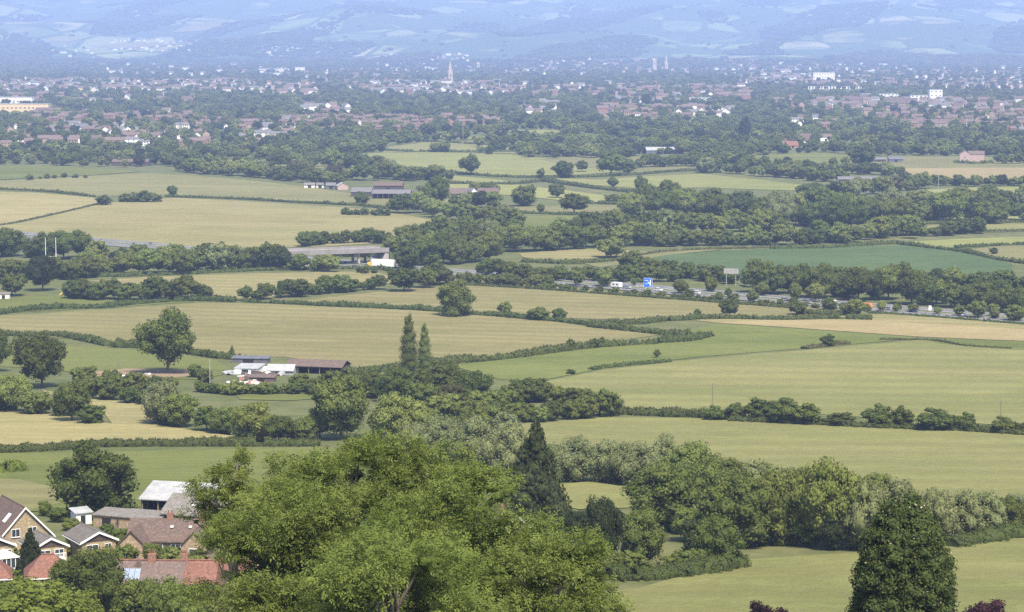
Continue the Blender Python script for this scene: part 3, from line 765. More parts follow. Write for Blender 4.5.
T(539, 320, 13, 22, 'oak', 'flat topped small thorn tree on the hedge right of the round oak', 'thorn_tree', rank=9)
T(559, 320, 12, 15, 'oak', 'second small thorn tree on the hedge right of the round oak', 'thorn_tree', rank=9)
T(697, 318, 9, 8, 'oak', 'tiny bush on the hedge near the pale straw strip', 'bush', rank=9)
T(729, 318, 20, 18, 'oak', 'small round tree on the hedge at the start of the straw strip', 'field_tree', rank=9)
T(571, 350, 11, 10, 'oak', 'small dark thorn on the climbing hedge', 'thorn_tree', rank=9)
T(594, 348, 10, 9, 'oak', 'left bush of the close pair on the climbing hedge', 'bush', rank=9)
T(602, 347, 10, 9, 'oak', 'right bush of the close pair on the climbing hedge', 'bush', rank=9)
T(657, 358, 9, 7, 'round', 'thin sapling on the ragged hedge fragment', 'sapling', rank=9)
T(571, 374, 5, 11, 'bush', 'small dark bush alone in the tapering pasture', 'bush', rank=9)
T(828, 346, 12, 15, 'bush', 'dark round bush on a grassy hump in the wide pasture', 'bush', rank=9)
T(232, 356, 11, 6, 'poplar', 'small ivy clad stump tree by the white farmyard', 'field_tree', rank=9)
T(120, 346, 9, 12, 'bush', 'dark bush on the hedge left of the large oak', 'bush', rank=9)
for x_, y_, h_, w_, q_ in ((714, 420, 15, 22, 'first small bush of the bush line nearest the wooden pole'), (736, 420, 17, 24, 'second bush of the bush line, low and dark'),
        (760, 421, 24, 32, 'tall bush of the bush line right of the wooden pole'), (783, 423, 27, 34, 'tallest spreading bush of the bush line'),
        (806, 424, 22, 32, 'sloping bush at the right end of the tallest clump in the bush line'), (839, 425, 13, 34, 'low rounded bush standing alone in the bush line'),
        (879, 427, 23, 30, 'broad bush just right of the low rounded bush'), (903, 428, 22, 26, 'upright bush in the middle of the right bush clump'),
        (935, 430, 22, 38, 'widest bush in the right bush clump'), (966, 431, 19, 22, 'ragged bush with a spiky top in the bush line'),
        (1003, 433, 17, 25, 'bush beside the wooden pole at the right edge'), (1023, 434, 12, 18, 'small bush cut by the right picture edge')):
    T(x_, y_, h_, w_, 'bush', q_, 'bush', 'bush line across the pasture', rank=9)
T(99, 516, 74, 84, 'bush', 'huge dark spreading tree behind the houses, left of the pale barn', 'oak_tree', rank=9)
T(31, 582, 56, 36, 'conifer', 'dark pointed conifer in front of the buff brick house', 'conifer_tree', rank=9)
T(211, 540, 28, 14, 'conifer', 'small pointed conifer right of the brown roofed house', 'conifer_tree', rank=9)
T(536, 530, 113, 78, 'conifer', 'tall black green conifer beside the silver willows', 'conifer_tree', rank=9)
T(603, 572, 82, 42, 'lowdark', 'dense dark cypress at the left end of the copse', 'cypress_tree', rank=9)
T(640, 566, 62, 48, 'lowoak', 'dark broad tree in the front of the copse beside the cypress', 'copse_tree', rank=9)
T(718, 568, 54, 48, 'lowoak', 'dull green tree at the right front of the copse', 'copse_tree', rank=9)
T(700, 566, 50, 40, 'lowdark', 'dark tree beside the dull green tree of the copse', 'copse_tree', rank=9)
T(664, 530, 70, 80, 'low', 'wide rounded green tree in the middle of the copse', 'copse_tree', rank=9)
T(742, 547, 76, 74, 'low', 'big domed green tree right of the copse centre', 'copse_tree', rank=9)
T(786, 545, 82, 58, 'low', 'tall green tree in the belt right of the copse', 'belt_tree', rank=9)
T(830, 548, 92, 64, 'round', 'tallest tree in the belt left of the pointed evergreen', 'belt_tree', rank=9)
T(865, 550, 70, 50, 'willow', 'grey green willow just left of the pointed evergreen top', 'willow_tree', rank=9)
T(900, 546, 66, 54, 'willow', 'pale willow directly behind the pointed evergreen', 'willow_tree', rank=9)
T(935, 540, 52, 46, 'willow', 'pale willow just right of the pointed evergreen top', 'willow_tree', rank=9)
T(962, 536, 45, 44, 'willow', 'soft grey willow, second right of the pointed evergreen', 'willow_tree', rank=9)
T(985, 534, 42, 40, 'willow', 'soft grey willow, third right of the pointed evergreen', 'willow_tree', rank=9)
T(1008, 532, 36, 36, 'lowoak', 'dark bushy tree at the right end of the willow belt', 'belt_tree', rank=9)
T(706, 520, 66, 60, 'round', 'rounded tree behind the copse domes', 'copse_tree', rank=9)
T(760, 520, 58, 60, 'willow', 'grey green tree behind the big domed tree', 'willow_tree', rank=9)
T(690, 500, 60, 50, 'light', 'light green tree at the back of the copse', 'copse_tree', rank=9)
T(612, 534, 26, 34, 'lowdark', 'dark shrubby tree behind the cypress', 'copse_tree', rank=9)
T(572, 538, 30, 36, 'lowdark', 'dark shrub between conifer and cypress', 'copse_tree', rank=9)
for x_, y_, h_, w_, k_, q_ in ((575, 481, 44, 46, 'willow', 'silver willow just right of the tall conifer'), (606, 482, 42, 44, 'willow', 'silver willow, second right of the tall conifer'),
        (634, 484, 42, 46, 'willow', 'silver willow at the back left of the copse'), (665, 478, 44, 30, 'willow', 'palest silvery tree poking above the copse'),
        (555, 482, 38, 36, 'willow', 'grey willow half behind the tall conifer'),
        (399, 450, 59, 58, 'light', 'broad rounded light green tree in the middle tree belt'), (341, 440, 66, 62, 'round', 'tall green tree left of the rounded light tree'),
        (384, 446, 44, 34, 'lowoak', 'dark tree wedged between the two tall middle trees'),
        (440, 468, 52, 52, 'willow', 'pale willow right of the rounded light green tree'), (474, 472, 54, 54, 'willow', 'wide pale willow in the middle of the vale'),
        (508, 476, 52, 46, 'willow', 'pale willow just left of the tall conifer'), (415, 462, 40, 36, 'willow', 'small pale willow below the rounded light tree'),
        (444, 402, 38, 56, 'oak', 'broad dark tree right of the poplars'), (474, 404, 34, 40, 'oak', 'dark domed tree at the end of the poplar clump'),
        (396, 402, 36, 38, 'lowoak', 'dark tree below the taller poplar'), (372, 398, 28, 34, 'lowoak', 'dark low tree left of the poplars')):
    T(x_, y_, h_, w_, k_, q_, 'willow_tree' if k_ == 'willow' else 'belt_tree', rank=9)
T(43, 291, 37, 31, 'dark', 'dark cedar like tree near the yellow slide', 'cedar_tree', rank=9)
T(12, 296, 24, 26, 'oak', 'round dark tree in the garden left of the cedar', 'garden_tree', rank=9)
T(173, 197, 12, 11, 'oak', 'lone round tree on the hedge right of the long copse', 'field_tree', rank=9)
T(104, 205, 10, 17, 'bush', 'small dark copse at the corner of the golden meadow', 'bush', rank=9)
for x_, h_, w_ in ((124, 9, 14), (134, 10, 15), (145, 12, 17), (156, 9, 15)):
    T(x_, 202, h_, w_, 'bush', 'dark bush in the long low copse beside the lone round tree', 'bush', 'long low copse', rank=8)
T(470, 175, 20, 20, 'oak', 'lone dark oak in the pale sloping meadow', 'oak_tree', rank=9)
T(563, 178, 17, 21, 'oak', 'round oak on the hedge beyond the pale meadow', 'oak_tree', rank=9)
T(541, 178, 10, 9, 'round', 'small tree left of the round oak on the far hedge', 'field_tree', rank=9)
T(611, 176, 24, 30, 'oak', 'large dark spreading oak at the far meadow corner', 'oak_tree', rank=9)
T(628, 174, 15, 18, 'oak', 'smaller oak touching the large spreading far oak', 'oak_tree', rank=9)
T(582, 172, 12, 12, 'oak', 'small oak left of the large spreading far oak', 'oak_tree', rank=9)
T(378, 166, 8, 11, 'bush', 'dark bush in the top pale meadow', 'bush', rank=9)
T(613, 188, 12, 10, 'round', 'small tree standing in the slanting hedge', 'field_tree', rank=9)
T(641, 193, 17, 14, 'oak', 'upright oak at the end of the slanting hedge', 'oak_tree', rank=9)
T(574, 214, 21, 28, 'oak', 'broad oak in the green strip, with a wide flat crown', 'oak_tree', rank=9)
T(541, 213, 9, 9, 'oak', 'small round tree left of the broad flat crowned oak', 'field_tree', rank=9)
T(557, 198, 15, 17, 'round', 'round tree behind the grey green clump', 'field_tree', rank=9)
T(524, 206, 22, 26, 'lowoak', 'grey green clump tree beside the round tree', 'field_tree', rank=9)
T(612, 202, 8, 17, 'bush', 'low bush group in the pale narrow meadow', 'bush', rank=9)
T(361, 203, 12, 14, 'bush', 'dark bush in the paddock in front of the long barn', 'bush', rank=9)
T(632, 273, 22, 30, 'oak', 'big dark tree at the left tip of the crop field', 'oak_tree', rank=9)
T(611, 258, 22, 28, 'light', 'pale grey green tree above the crop field tip', 'field_tree', rank=9)
T(578, 286, 17, 15, 'round', 'roadside tree on the motorway verge left of the caravan', 'roadside_tree', rank=9)
T(604, 287, 19, 19, 'light', 'rounded roadside tree touching the caravan', 'roadside_tree', rank=9)
T(634, 286, 9, 7, 'round', 'small roadside bush between car and blue sign', 'bush', rank=9)
T(681, 294, 15, 16, 'round', 'roadside tree right of the blue sign', 'roadside_tree', rank=9)
T(711, 292, 16, 15, 'round', 'roadside tree under the grey sign board', 'roadside_tree', rank=9)
T(762, 296, 15, 14, 'round', 'roadside tree right of the grey sign board', 'roadside_tree', rank=9)
T(728, 298, 10, 8, 'oak', 'small dark roadside bush below the grey sign board', 'bush', rank=9)
T(797, 315, 14, 15, 'oak', 'small round tree on the hedge below the white van', 'field_tree', rank=9)
T(795, 302, 20, 14, 'round', 'upright roadside tree left of the white van', 'roadside_tree', rank=9)
T(815, 302, 20, 22, 'light', 'round roadside tree left of the white van', 'roadside_tree', rank=9)
T(829, 310, 13, 14, 'oak', 'small dark tree in front of the white van', 'field_tree', rank=9)
T(855, 316, 18, 22, 'round', 'wide tree in front of the orange truck', 'roadside_tree', rank=9)
T(898, 310, 9, 10, 'bush', 'bush on the motorway verge left of the dark blue car', 'bush', rank=9)
T(977, 318, 18, 20, 'round', 'roadside tree near the right end of the motorway', 'roadside_tree', rank=9)
T(1015, 321, 18, 20, 'low', 'roadside bush at the right end of the motorway', 'roadside_tree', rank=9)
T(994, 317, 14, 12, 'light', 'pale roadside tree at the right end of the motorway', 'roadside_tree', rank=9)
T(993, 224, 17, 24, 'oak', 'round dark tree at the end of the wooded strip', 'oak_tree', rank=9)
T(994, 254, 7, 9, 'bush', 'dark bush in the meadow corner beside the crop', 'bush', rank=9)
# gardens and foreground
for x_, y_, h_, w_, k_, q_ in ((152, 566, 24, 22, 'round', 'round garden shrub in front of the brown roofed house'), (178, 568, 20, 30, 'bushlight', 'wide pale garden shrub in front of the brown roofed house'),
        (122, 552, 26, 24, 'lowoak', 'dark garden tree left of the brown roofed house'), (140, 556, 12, 26, 'bush', 'low shrub above the red terrace roof'),
        (101, 525, 13, 8, 'copper', 'purple leaved garden tree by the grey shed'), (128, 521, 7, 16, 'bronze', 'reddish shrub beside the low sheds'),
        (58, 522, 15, 22, 'lowoak', 'dark garden tree behind the buff brick house'), (72, 530, 12, 20, 'low', 'green garden shrub behind the dark gabled house'),
        (45, 516, 16, 14, 'low', 'garden tree next to the buff gable'), (124, 566, 22, 24, 'low', 'garden tree beside the white door of the end house'),
        (198, 566, 18, 24, 'bush', 'garden shrub at the right end of the brown roofed house'), (107, 535, 12, 16, 'lowoak', 'dark shrub between sheds and gabled house'),
        (62, 580, 16, 22, 'bush', 'garden shrub right of the red hipped roof'), (10, 590, 22, 26, 'lowoak', 'garden shrub below the white conservatory')):
    T(x_, y_, h_, w_, k_, q_, 'garden_shrub', 'garden trees and shrubs', rank=9)
for x_, y_, h_, w_, k_, q_ in ((98, 594, 50, 50, 'light', 'light green garden tree in front of the brown gabled house'), (72, 600, 44, 44, 'round', 'green garden tree beside the red hipped roof'),
        (128, 566, 22, 24, 'round', 'round garden tree at the left end of the red terrace'), (196, 575, 20, 24, 'low', 'garden tree hiding the end of the red terrace'), (170, 560, 14, 26, 'lowoak', 'dark shrub behind the red terrace ridge'),
        (10, 560, 14, 18, 'low', 'garden shrub between the two left gables'), (64, 556, 16, 16, 'low', 'garden shrub between the two brown gables'), (14, 606, 26, 30, 'light', 'light garden tree under the terracotta roof corner')):
    T(x_, y_, h_, w_, k_, q_, 'garden_tree', 'garden trees and shrubs', rank=9)
# --- belts, rows and woods
G = 'trees of the middle belt'
row([(178,425),(205,430),(232,436),(262,440),(300,442),(322,441)], (28,40), (0.9,1.15), {'lowoak':3,'low':2,'oak':1}, 'dark dense tree in the row behind the clipped hedge', 'row behind the clipped hedge', 0.5)
row([(90,398),(125,402),(148,404)], (18,26), (0.9,1.3), {'lowoak':3,'low':1}, 'dark bushy tree below the large lone oak', 'thicket below the large oak', 0.5)
row([(80,384),(120,388),(150,392),(180,390)], (14,20), (1.0,1.4), {'low':3,'lowoak':1}, 'low thicket tree under the large lone oak', 'thicket below the large oak', 0.5)
row([(200,392),(230,394),(290,394),(335,391),(352,390)], (10,15), (1.0,1.4), {'low':3,'lowoak':2}, 'bushy green tree in front of the white farmyard', 'thicket around the farmyard', 0.5)
row([(300,392),(330,396),(350,400)], (20,30), (0.9,1.2), {'low':3,'lowoak':2}, 'bushy green tree in front of the white farmyard', 'thicket around the farmyard', 0.5)
row([(195,378),(212,386)], (12,15), (1.0,1.4), {'low':3,'lowoak':2}, 'bushy green tree left of the white farmyard', 'thicket around the farmyard', 0.5)
row([(420,406),(470,408),(512,405),(545,402),(580,408),(608,416)], (20,28), (0.95,1.3), {'lowoak':3,'low':2,'bronze':0.7}, 'dark tree in the middle belt right of the poplars', G, 0.5)
row([(440,420),(490,424),(530,422),(570,420),(604,419)], (18,26), (1.0,1.4), {'lowoak':3,'low':2}, 'low dark tree along the front of the middle belt', G, 0.5)
row([(415,428),(460,432),(500,436),(520,440)], (22,30), (1.0,1.2), {'low':3,'willow':2}, 'low green tree behind the pale willows', G, 0.5)
row([(655,508),(670,515),(690,540),(720,545)], (34,44), (0.9,1.1), {'lowdark':2,'lowoak':3,'low':1}, 'dark tree inside the copse', 'trees inside the copse', 0.5)
row([(600,576),(640,574),(690,570),(730,566)], (18,24), (1.0,1.4), {'low':2,'lowoak':2,'willow':0.5}, 'undergrowth bush along the front of the copse', 'trees inside the copse', 0.55)
row([(665,500),(720,494),(780,500),(840,505),(900,510)], (28,40), (0.9,1.2), {'low':2,'round':2,'willow':1.5}, 'green tree at the back of the belt by the copse', 'trees behind the copse', 0.5)
row([(745,546),(790,546),(840,549),(880,548)], (26,40), (0.9,1.2), {'lowoak':2,'lowdark':2}, 'dark tree along the foot of the belt by the copse', 'trees behind the copse', 0.5)
row([(930,528),(970,524),(1010,526),(1035,530)], (26,34), (1.0,1.3), {'willow':4,'low':1}, 'soft grey willow in the right belt', 'right willow belt', 0.5)
# motorway tree belts
B1 = 'tree belt along the motorway'
row([(-10,258),(30,258),(60,259),(84,258)], (26,34), (0.9,1.2), {'oak':3,'round':2,'lowoak':2}, 'dense tree behind the tall white goal posts', B1, 0.5)
row([(-10,276),(20,280),(50,280),(80,278),(110,275)], (18,24), (0.95,1.25), {'low':3,'round':2,'lowoak':1}, 'tree in front of the tall white goal posts', B1, 0.5)
row([(90,264),(130,264),(170,264),(220,264),(256,264)], (16,24), (0.95,1.2), GEN, 'tree in the upper side of the long motorway belt', B1, 0.5)
row([(85,273),(130,274),(180,273),(230,270),(256,270),(300,270)], (20,28), (0.9,1.2), GEN, 'tree in front of the motorway belt left of the bridge', B1, 0.45)
row([(300,271),(320,271),(338,271)], (13,17), (0.9,1.2), GEN, 'tree in front of the bridge piers', B1, 0.55)
row([(256,258),(290,262),(306,264)], (12,15), (0.9,1.2), GEN, 'tree beside the left end of the bridge', B1, 0.5)
row([(305,246),(330,244),(360,243),(390,243)], (11,16), (0.95,1.25), {'oak':3,'lowoak':2}, 'dark tree behind the bridge deck', B1, 0.5)
row([(360,273),(368,274),(376,273)], (7,9), (1.2,1.6), {'bush':1}, 'low bush in front of the white lorry', B1, 0.6)
row([(408,268),(425,266),(460,264),(500,262)], (22,30), (0.9,1.15), GEN, 'tree in the wood right of the bridge', 'wood right of the bridge', 0.45)
row([(396,254),(430,252),(470,250),(520,247)], (22,28), (0.9,1.2), GEN, 'tree in the wood right of the bridge', 'wood right of the bridge', 0.5)
row([(430,240),(480,237),(520,236)], (18,26), (0.9,1.2), GEN, 'tree in the back of the wood right of the bridge', 'wood right of the bridge', 0.5)
row([(404,290),(420,288),(440,285)], (24,29), (0.9,1.2), {'oak':3,'lowoak':3}, 'dark tree at the end of the row right of the white lorry', 'dark trees by the lorry', 0.5)
row([(246,301),(270,299),(300,296),(340,292),(380,289)], (12,18), (0.95,1.3), {'oak':2,'lowoak':3,'low':1}, 'tree in the slanting row below the bridge', 'slanting row below the bridge', 0.5)
row([(72,298),(100,300),(140,300),(170,300),(205,299)], (17,25), (0.95,1.3), {'oak':2,'lowoak':3,'round':2}, 'tree in the row behind the garden meadow', 'row behind the garden meadow', 0.5)
row([(500,250),(540,250),(580,248),(620,246),(660,244)], (22,28), (0.9,1.15), GEN, 'tree along the front of the central wood', 'central wood', 0.45)
row([(640,246),(690,246),(740,245),(790,244),(850,243)], (15,21), (1.0,1.3), {'low':3,'lowoak':3,'round':1}, 'scrubby tree along the front of the central wood', 'central wood', 0.45)
row([(560,236),(620,232),(680,232),(740,232),(780,232)], (18,24), (0.9,1.2), GEN, 'tree inside the central wood', 'central wood', 0.48)
row([(630,218),(680,218),(730,222),(780,224),(830,228),(870,232)], (22,30), (0.9,1.2), GEN, 'tall tree along the back of the central wood', 'central wood', 0.48)
row([(640,206),(690,206),(740,210),(790,212),(840,214),(880,216)], (18,24), (0.9,1.2), GEN, 'tree at the upper edge of the central wood', 'central wood', 0.5)
row([(830,224),(880,224),(920,222),(960,220),(1000,220)], (22,30), (0.9,1.2), GEN, 'tree in the wooded strip right of the central wood', 'wooded strip on the right', 0.48)
row([(820,242),(850,242),(870,240),(900,236),(915,236)], (18,24), (0.9,1.15), GEN, 'tree between the crop field and the wooded strip', 'wooded strip on the right', 0.5)
row([(912,238),(935,236),(965,234),(985,235)], (13,18), (1.0,1.3), GEN, 'round tree in front of the wooded strip', 'wooded strip on the right', 0.6)
row([(880,206),(930,206),(980,206),(1035,208)], (15,22), (0.9,1.2), GEN, 'tree at the back of the wooded strip', 'wooded strip on the right', 0.5)
row([(1000,222),(1040,220)], (14,20), (0.9,1.2), GEN, 'tree at the right edge of the wooded strip', 'wooded strip on the right', 0.5)
row([(470,282),(520,287),(560,290),(590,292),(640,296),(668,298),(700,300),(740,303)], (5,8), (0.9,1.3), {'low':2,'round':2,'oak':1}, 'roadside shrub on the near verge below the motorway', 'near verge shrubs', 0.9)
row([(430,284),(470,283),(510,286),(560,288)], (10,14), (0.9,1.3), {'low':2,'round':2,'oak':1}, 'roadside shrub on the near verge left of the caravan', 'near verge shrubs', 0.7)
row([(480,274),(520,279),(560,281),(600,281),(640,281),(680,282)], (13,18), (0.95,1.25), {'oak':3,'lowoak':3}, 'dark tree on the far verge of the motorway', 'far motorway verge', 0.5)
row([(650,276),(690,279),(730,284),(770,290)], (13,18), (0.95,1.25), {'oak':3,'lowoak':3,'round':1}, 'dark tree on the far verge below the crop field', 'far motorway verge', 0.5)
row([(760,294),(800,296),(850,299),(900,302),(950,306),(1000,311),(1035,316)], (26,34), (0.85,1.1), {'oak':3,'lowoak':4,'round':2}, 'dense tree in the dark belt below the crop field', 'dark belt right of the crop', 0.42)
row([(860,288),(900,287),(950,290),(1000,294),(1035,296)], (20,27), (0.9,1.2), {'oak':3,'lowoak':3,'round':2}, 'tree at the back of the dark belt along the motorway', 'dark belt right of the crop', 0.45)
row([(780,286),(820,284),(860,286)], (14,20), (0.9,1.2), {'oak':3,'lowoak':3}, 'tree at the back of the dark belt along the motorway', 'dark belt right of the crop', 0.45)
row([(318,258),(350,257),(385,257)], (6,8), (1.0,1.3), {'oak':2,'lowoak':2}, 'dark shrub added for shade under the bridge', 'added shrubs under the bridge', 0.6)  # shrubs added to darken the open gap below the deck
row([(690,298),(740,302),(790,306),(850,311),(900,312),(960,316),(1030,323)], (8,13), (0.8,1.1), {'round':3,'light':1,'low':2}, 'young roadside tree on the near motorway verge', 'near verge trees', 1.9)
row([(760,303),(800,307),(840,310)], (4,6), (1.0,1.3), {'low':2,'round':1}, 'roadside shrub along the near motorway verge', 'near verge shrubs', 0.9)
# farm surroundings and far hedgerow trees
F_ = 'trees around the farm'
row([(256,176),(300,178),(340,180),(380,180),(420,182)], (13,19), (0.95,1.2), GEN, 'tree behind the farm barns', F_, 0.48)
row([(240,168),(290,168),(345,168),(400,178),(450,180)], (12,18), (0.9,1.2), GEN, 'tree in the upper farm wood', F_, 0.5)
row([(395,212),(420,214),(445,218),(465,220)], (16,22), (0.95,1.2), GEN, 'tree in front of the farm', F_, 0.45)
row([(428,206),(445,204)], (26,32), (0.7,0.9), {'oak':1,'round':1}, 'tall tree in front of the farm cottages', F_, 0.5)
row([(455,207),(480,208),(500,206)], (14,18), (0.95,1.2), GEN, 'round tree in front of the long farm cottage', F_, 0.5)
row([(470,222),(500,224),(520,226)], (14,20), (0.95,1.2), GEN, 'tree below the farm cottages', F_, 0.5)
row([(345,215),(362,215),(388,216)], (7,9), (1.2,1.6), {'bush':1}, 'low dark bush on the rim of the rounded field', F_, 0.6)
row([(475,192),(495,194)], (11,14), (0.9,1.2), GEN, 'tree behind the farm cottages', F_, 0.5)
row([(180,172),(210,174),(260,178),(300,182),(340,188)], (12,18), (0.95,1.2), GEN, 'tree on the edge of the suburb wood', 'suburb edge wood', 0.45)
row([(30,180),(60,178),(90,178)], (4,6), (1.2,1.8), {'bush':1}, 'scrub bush in the rough grass', 'rough grass scrub', 1.2)
row([(700,172),(760,176),(810,180),(850,182)], (11,16), (0.95,1.25), GEN, 'tree in the hedgerow below the suburb', 'far hedgerow', 0.5)
row([(640,168),(690,166),(740,166),(790,172),(850,174),(905,176)], (10,14), (0.95,1.25), GEN, 'tree in the far hedgerow below the suburb', 'far hedgerow', 0.5)
row([(800,196),(850,196),(900,192),(930,188)], (14,18), (0.95,1.2), GEN, 'tree above the central wood', 'far hedgerow', 0.48)
row([(905,182),(950,186),(1000,186),(1035,186)], (8,12), (1.0,1.4), GEN, 'tree in the bushy hedge below the harvested strip', 'far hedgerow', 0.55)
row([(1000,164),(1015,164),(1035,163)], (12,16), (0.95,1.2), GEN, 'tree beside the pink brick house', 'trees by the brick house', 0.5)
row([(480,148),(520,152),(560,156),(600,158),(640,158)], (8,12), (0.95,1.25), GEN, 'tree in the hedgerow above the olive meadow', 'far hedgerow', 0.6)
row([(520,140),(580,146),(640,148),(700,152),(750,155)], (9,13), (0.95,1.25), GEN, 'tree at the foot of the suburb', 'far hedgerow', 0.5)
T(862, 168, 24, 26, 'oak', 'dark tall tree standing before the far sheds', 'oak_tree', rank=9)
T(745, 140, 24, 11, 'dark', 'dark upright tree rising at the suburb edge', 'cypress_tree', rank=9)
T(646, 108, 15, 10, 'dark', 'dark upright tree among far white houses', 'cypress_tree', rank=9)
T(240, 124, 16, 8, 'dark', 'tall dark poplar shape among red roofs', 'cypress_tree', rank=9)
T(268, 116, 16, 10, 'lime', 'yellow green tree among the suburb roofs', 'lime_tree', rank=9)
# --- nearer tree tops along the bottom edge
T(30, 650, 72, 120, 'lime', 'bright yellow green tree top in the bottom left corner', 'lime_tree', rank=9)
T(78, 640, 50, 60, 'lime', 'second bright yellow green crown beside the corner tree', 'lime_tree', rank=9)
T(88, 622, 72, 68, 'oak', 'dark round tree in front of the red terrace roof', 'garden_tree', rank=9)
T(140, 640, 66, 60, 'low', 'mid green tree below the solar panel roof', 'garden_tree', rank=9)
T(178, 645, 70, 58, 'low', 'mid green tree below the right end of the red terrace', 'garden_tree', rank=9)
T(212, 640, 60, 50, 'light', 'light green tree at the foot of the feathery ash', 'garden_tree', rank=9)
T(118, 618, 34, 40, 'low', 'green shrub below the dark gabled house', 'garden_shrub', rank=9)
T(764, 650, 50, 50, 'copper', 'purple leaved bush left of the pointed evergreen', 'copper_bush', rank=9)
T(985, 650, 52, 62, 'copper', 'purple leaved bush right of the pointed evergreen', 'copper_bush', rank=9)
T(470, 640, 80, 90, 'low', 'green garden tree behind the feathery ash trees', 'garden_tree', rank=9)
T(330, 640, 70, 90, 'low', 'green garden tree under the tallest feathery ash', 'garden_tree', rank=9)
T(560, 630, 50, 70, 'low', 'green garden tree at the right foot of the ash trees', 'garden_tree', rank=9)
# suburb and town trees: a mass, filled in depth
_tc = random.Random(77)
HOUSE_PATCH = []   # filled by the town layout below

# ------------------------------------------------------------------ the town: street patches (pixel boxes) with roofs of one colour family
# (x0, x1, y0, y1, count, palette)
TOWN = [
 (30, 190, 114, 122, 46, 'red'), (0, 120, 140, 147, 12, 'brownred'), (60, 130, 126, 134, 10, 'mixed'), (0, 60, 128, 136, 6, 'mixed'), (100, 200, 132, 146, 26, 'whitered'),
 (170, 256, 118, 130, 22, 'mixed'), (200, 256, 138, 146, 5, 'mixed'), (256, 300, 118, 138, 14, 'mixed'), (280, 420, 118, 128, 40, 'red'), (380, 420, 126, 134, 8, 'red'),
 (420, 500, 118, 127, 20, 'redwhite'), (256, 292, 132, 139, 5, 'white'), (300, 350, 106, 114, 10, 'mixed'),
 (0, 256, 80, 92, 130, 'warm'), (0, 110, 96, 104, 16, 'mixed'), (120, 200, 94, 106, 10, 'mixed'), (256, 320, 84, 96, 26, 'warm'), (300, 400, 76, 90, 26, 'mixed'),
 (370, 512, 82, 95, 90, 'whitered'), (512, 610, 84, 96, 24, 'mixed'), (610, 680, 84, 106, 34, 'mixed'), (690, 750, 86, 100, 44, 'red'), (600, 640, 108, 118, 16, 'red'),
 (640, 730, 108, 118, 26, 'redwhite'), (520, 560, 104, 116, 10, 'mixed'), (740, 800, 70, 86, 44, 'white'), (770, 870, 68, 86, 60, 'mixed'), (870, 1024, 72, 90, 80, 'mixed'),
 (810, 960, 100, 108, 34, 'mixed'), (900, 1024, 112, 128, 70, 'red'), (930, 1024, 102, 112, 22, 'whitered'), (768, 880, 100, 112, 16, 'red'), (790, 830, 118, 130, 8, 'whitered'),
 (860, 900, 108, 118, 8, 'red'), (780, 810, 140, 148, 4, 'red'), (960, 1024, 128, 134, 8, 'redwhite'),
 (100, 1024, 64, 76, 170, 'white'), (512, 760, 60, 72, 90, 'mixed'), (110, 200, 40, 52, 60, 'white'), (256, 340, 46, 54, 30, 'white'), (380, 470, 54, 62, 40, 'white'), (860, 930, 50, 60, 14, 'mixed'), (0, 110, 42, 60, 20, 'white'),
]
PAL = {  # (wall, roof, weight)
 'red': [('brick_red', 'roof_rust', 4), ('brick_tan', 'roof_brown', 3), ('brick_tan', 'roof_rust', 3), ('offwhite', 'roof_rust', 1.5), ('white', 'roof_brown', .5)],
 'brownred': [('brick_red', 'roof_brown', 3), ('brick_tan', 'roof_rust', 3), ('white', 'roof_rust', 1)],
 'mixed': [('brick_tan', 'roof_brown', 3), ('brick_red', 'roof_rust', 3), ('offwhite', 'roof_slate', 2), ('white', 'roof_slate', 2), ('pink', 'roof_rust', 2)],
 'whitered': [('white', 'roof_rust', 3), ('white', 'roof_slate', 3), ('brick_red', 'roof_rust', 3), ('offwhite', 'roof_brown', 2)],
 'redwhite': [('brick_red', 'roof_rust', 4), ('white', 'roof_rust', 2.5), ('offwhite', 'roof_slate', 1)],
 'warm': [('offwhite', 'roof_rust', 4), ('sand', 'roof_rust', 3), ('pink', 'roof_rust', 3), ('white', 'roof_slate', 2), ('stone', 'roof_brown', 2)],
 'white': [('white', 'roof_slate', 2), ('offwhite', 'roof_slate', 4), ('offwhite', 'roof_asb', 2), ('pink', 'roof_rust', 3), ('brick_tan', 'roof_brown', 2)],
}
_th = random.Random(3)
HOUSES = []      # (px, py, rot, wall, roof, scale, long)
for x0, x1, y0, y1, cnt, pal in TOWN:
    rot0 = _th.uniform(-0.5, 0.5)
    rows_ = max(1, int((y1 - y0) / 3.5)); per = max(1, cnt // rows_)
    for r_ in range(rows_):
        yb = y0 + (r_ + 0.5) * (y1 - y0) / rows_
        for k_ in range(per):
            x = x0 + (x1 - x0) * (k_ + _th.uniform(0.1, 0.9)) / per
            y = yb + _th.uniform(-1.7, 1.7) + (x - x0) / (x1 - x0) * _th.uniform(-.5, .5)
            if on_field(x, y): continue
            c = PAL[pal]; t = _th.uniform(0, sum(q[2] for q in c))
            for wl_, rf_, q in c:
                t -= q
                if t <= 0: break
            HOUSES.append((x, y, rot0 + (math.pi / 2 if _th.random() < 0.25 else 0) + _th.uniform(-.1, .1), wl_, rf_, _th.uniform(0.85, 1.3), _th.choice((1.0, 1.0, 1.5, 2.2))))

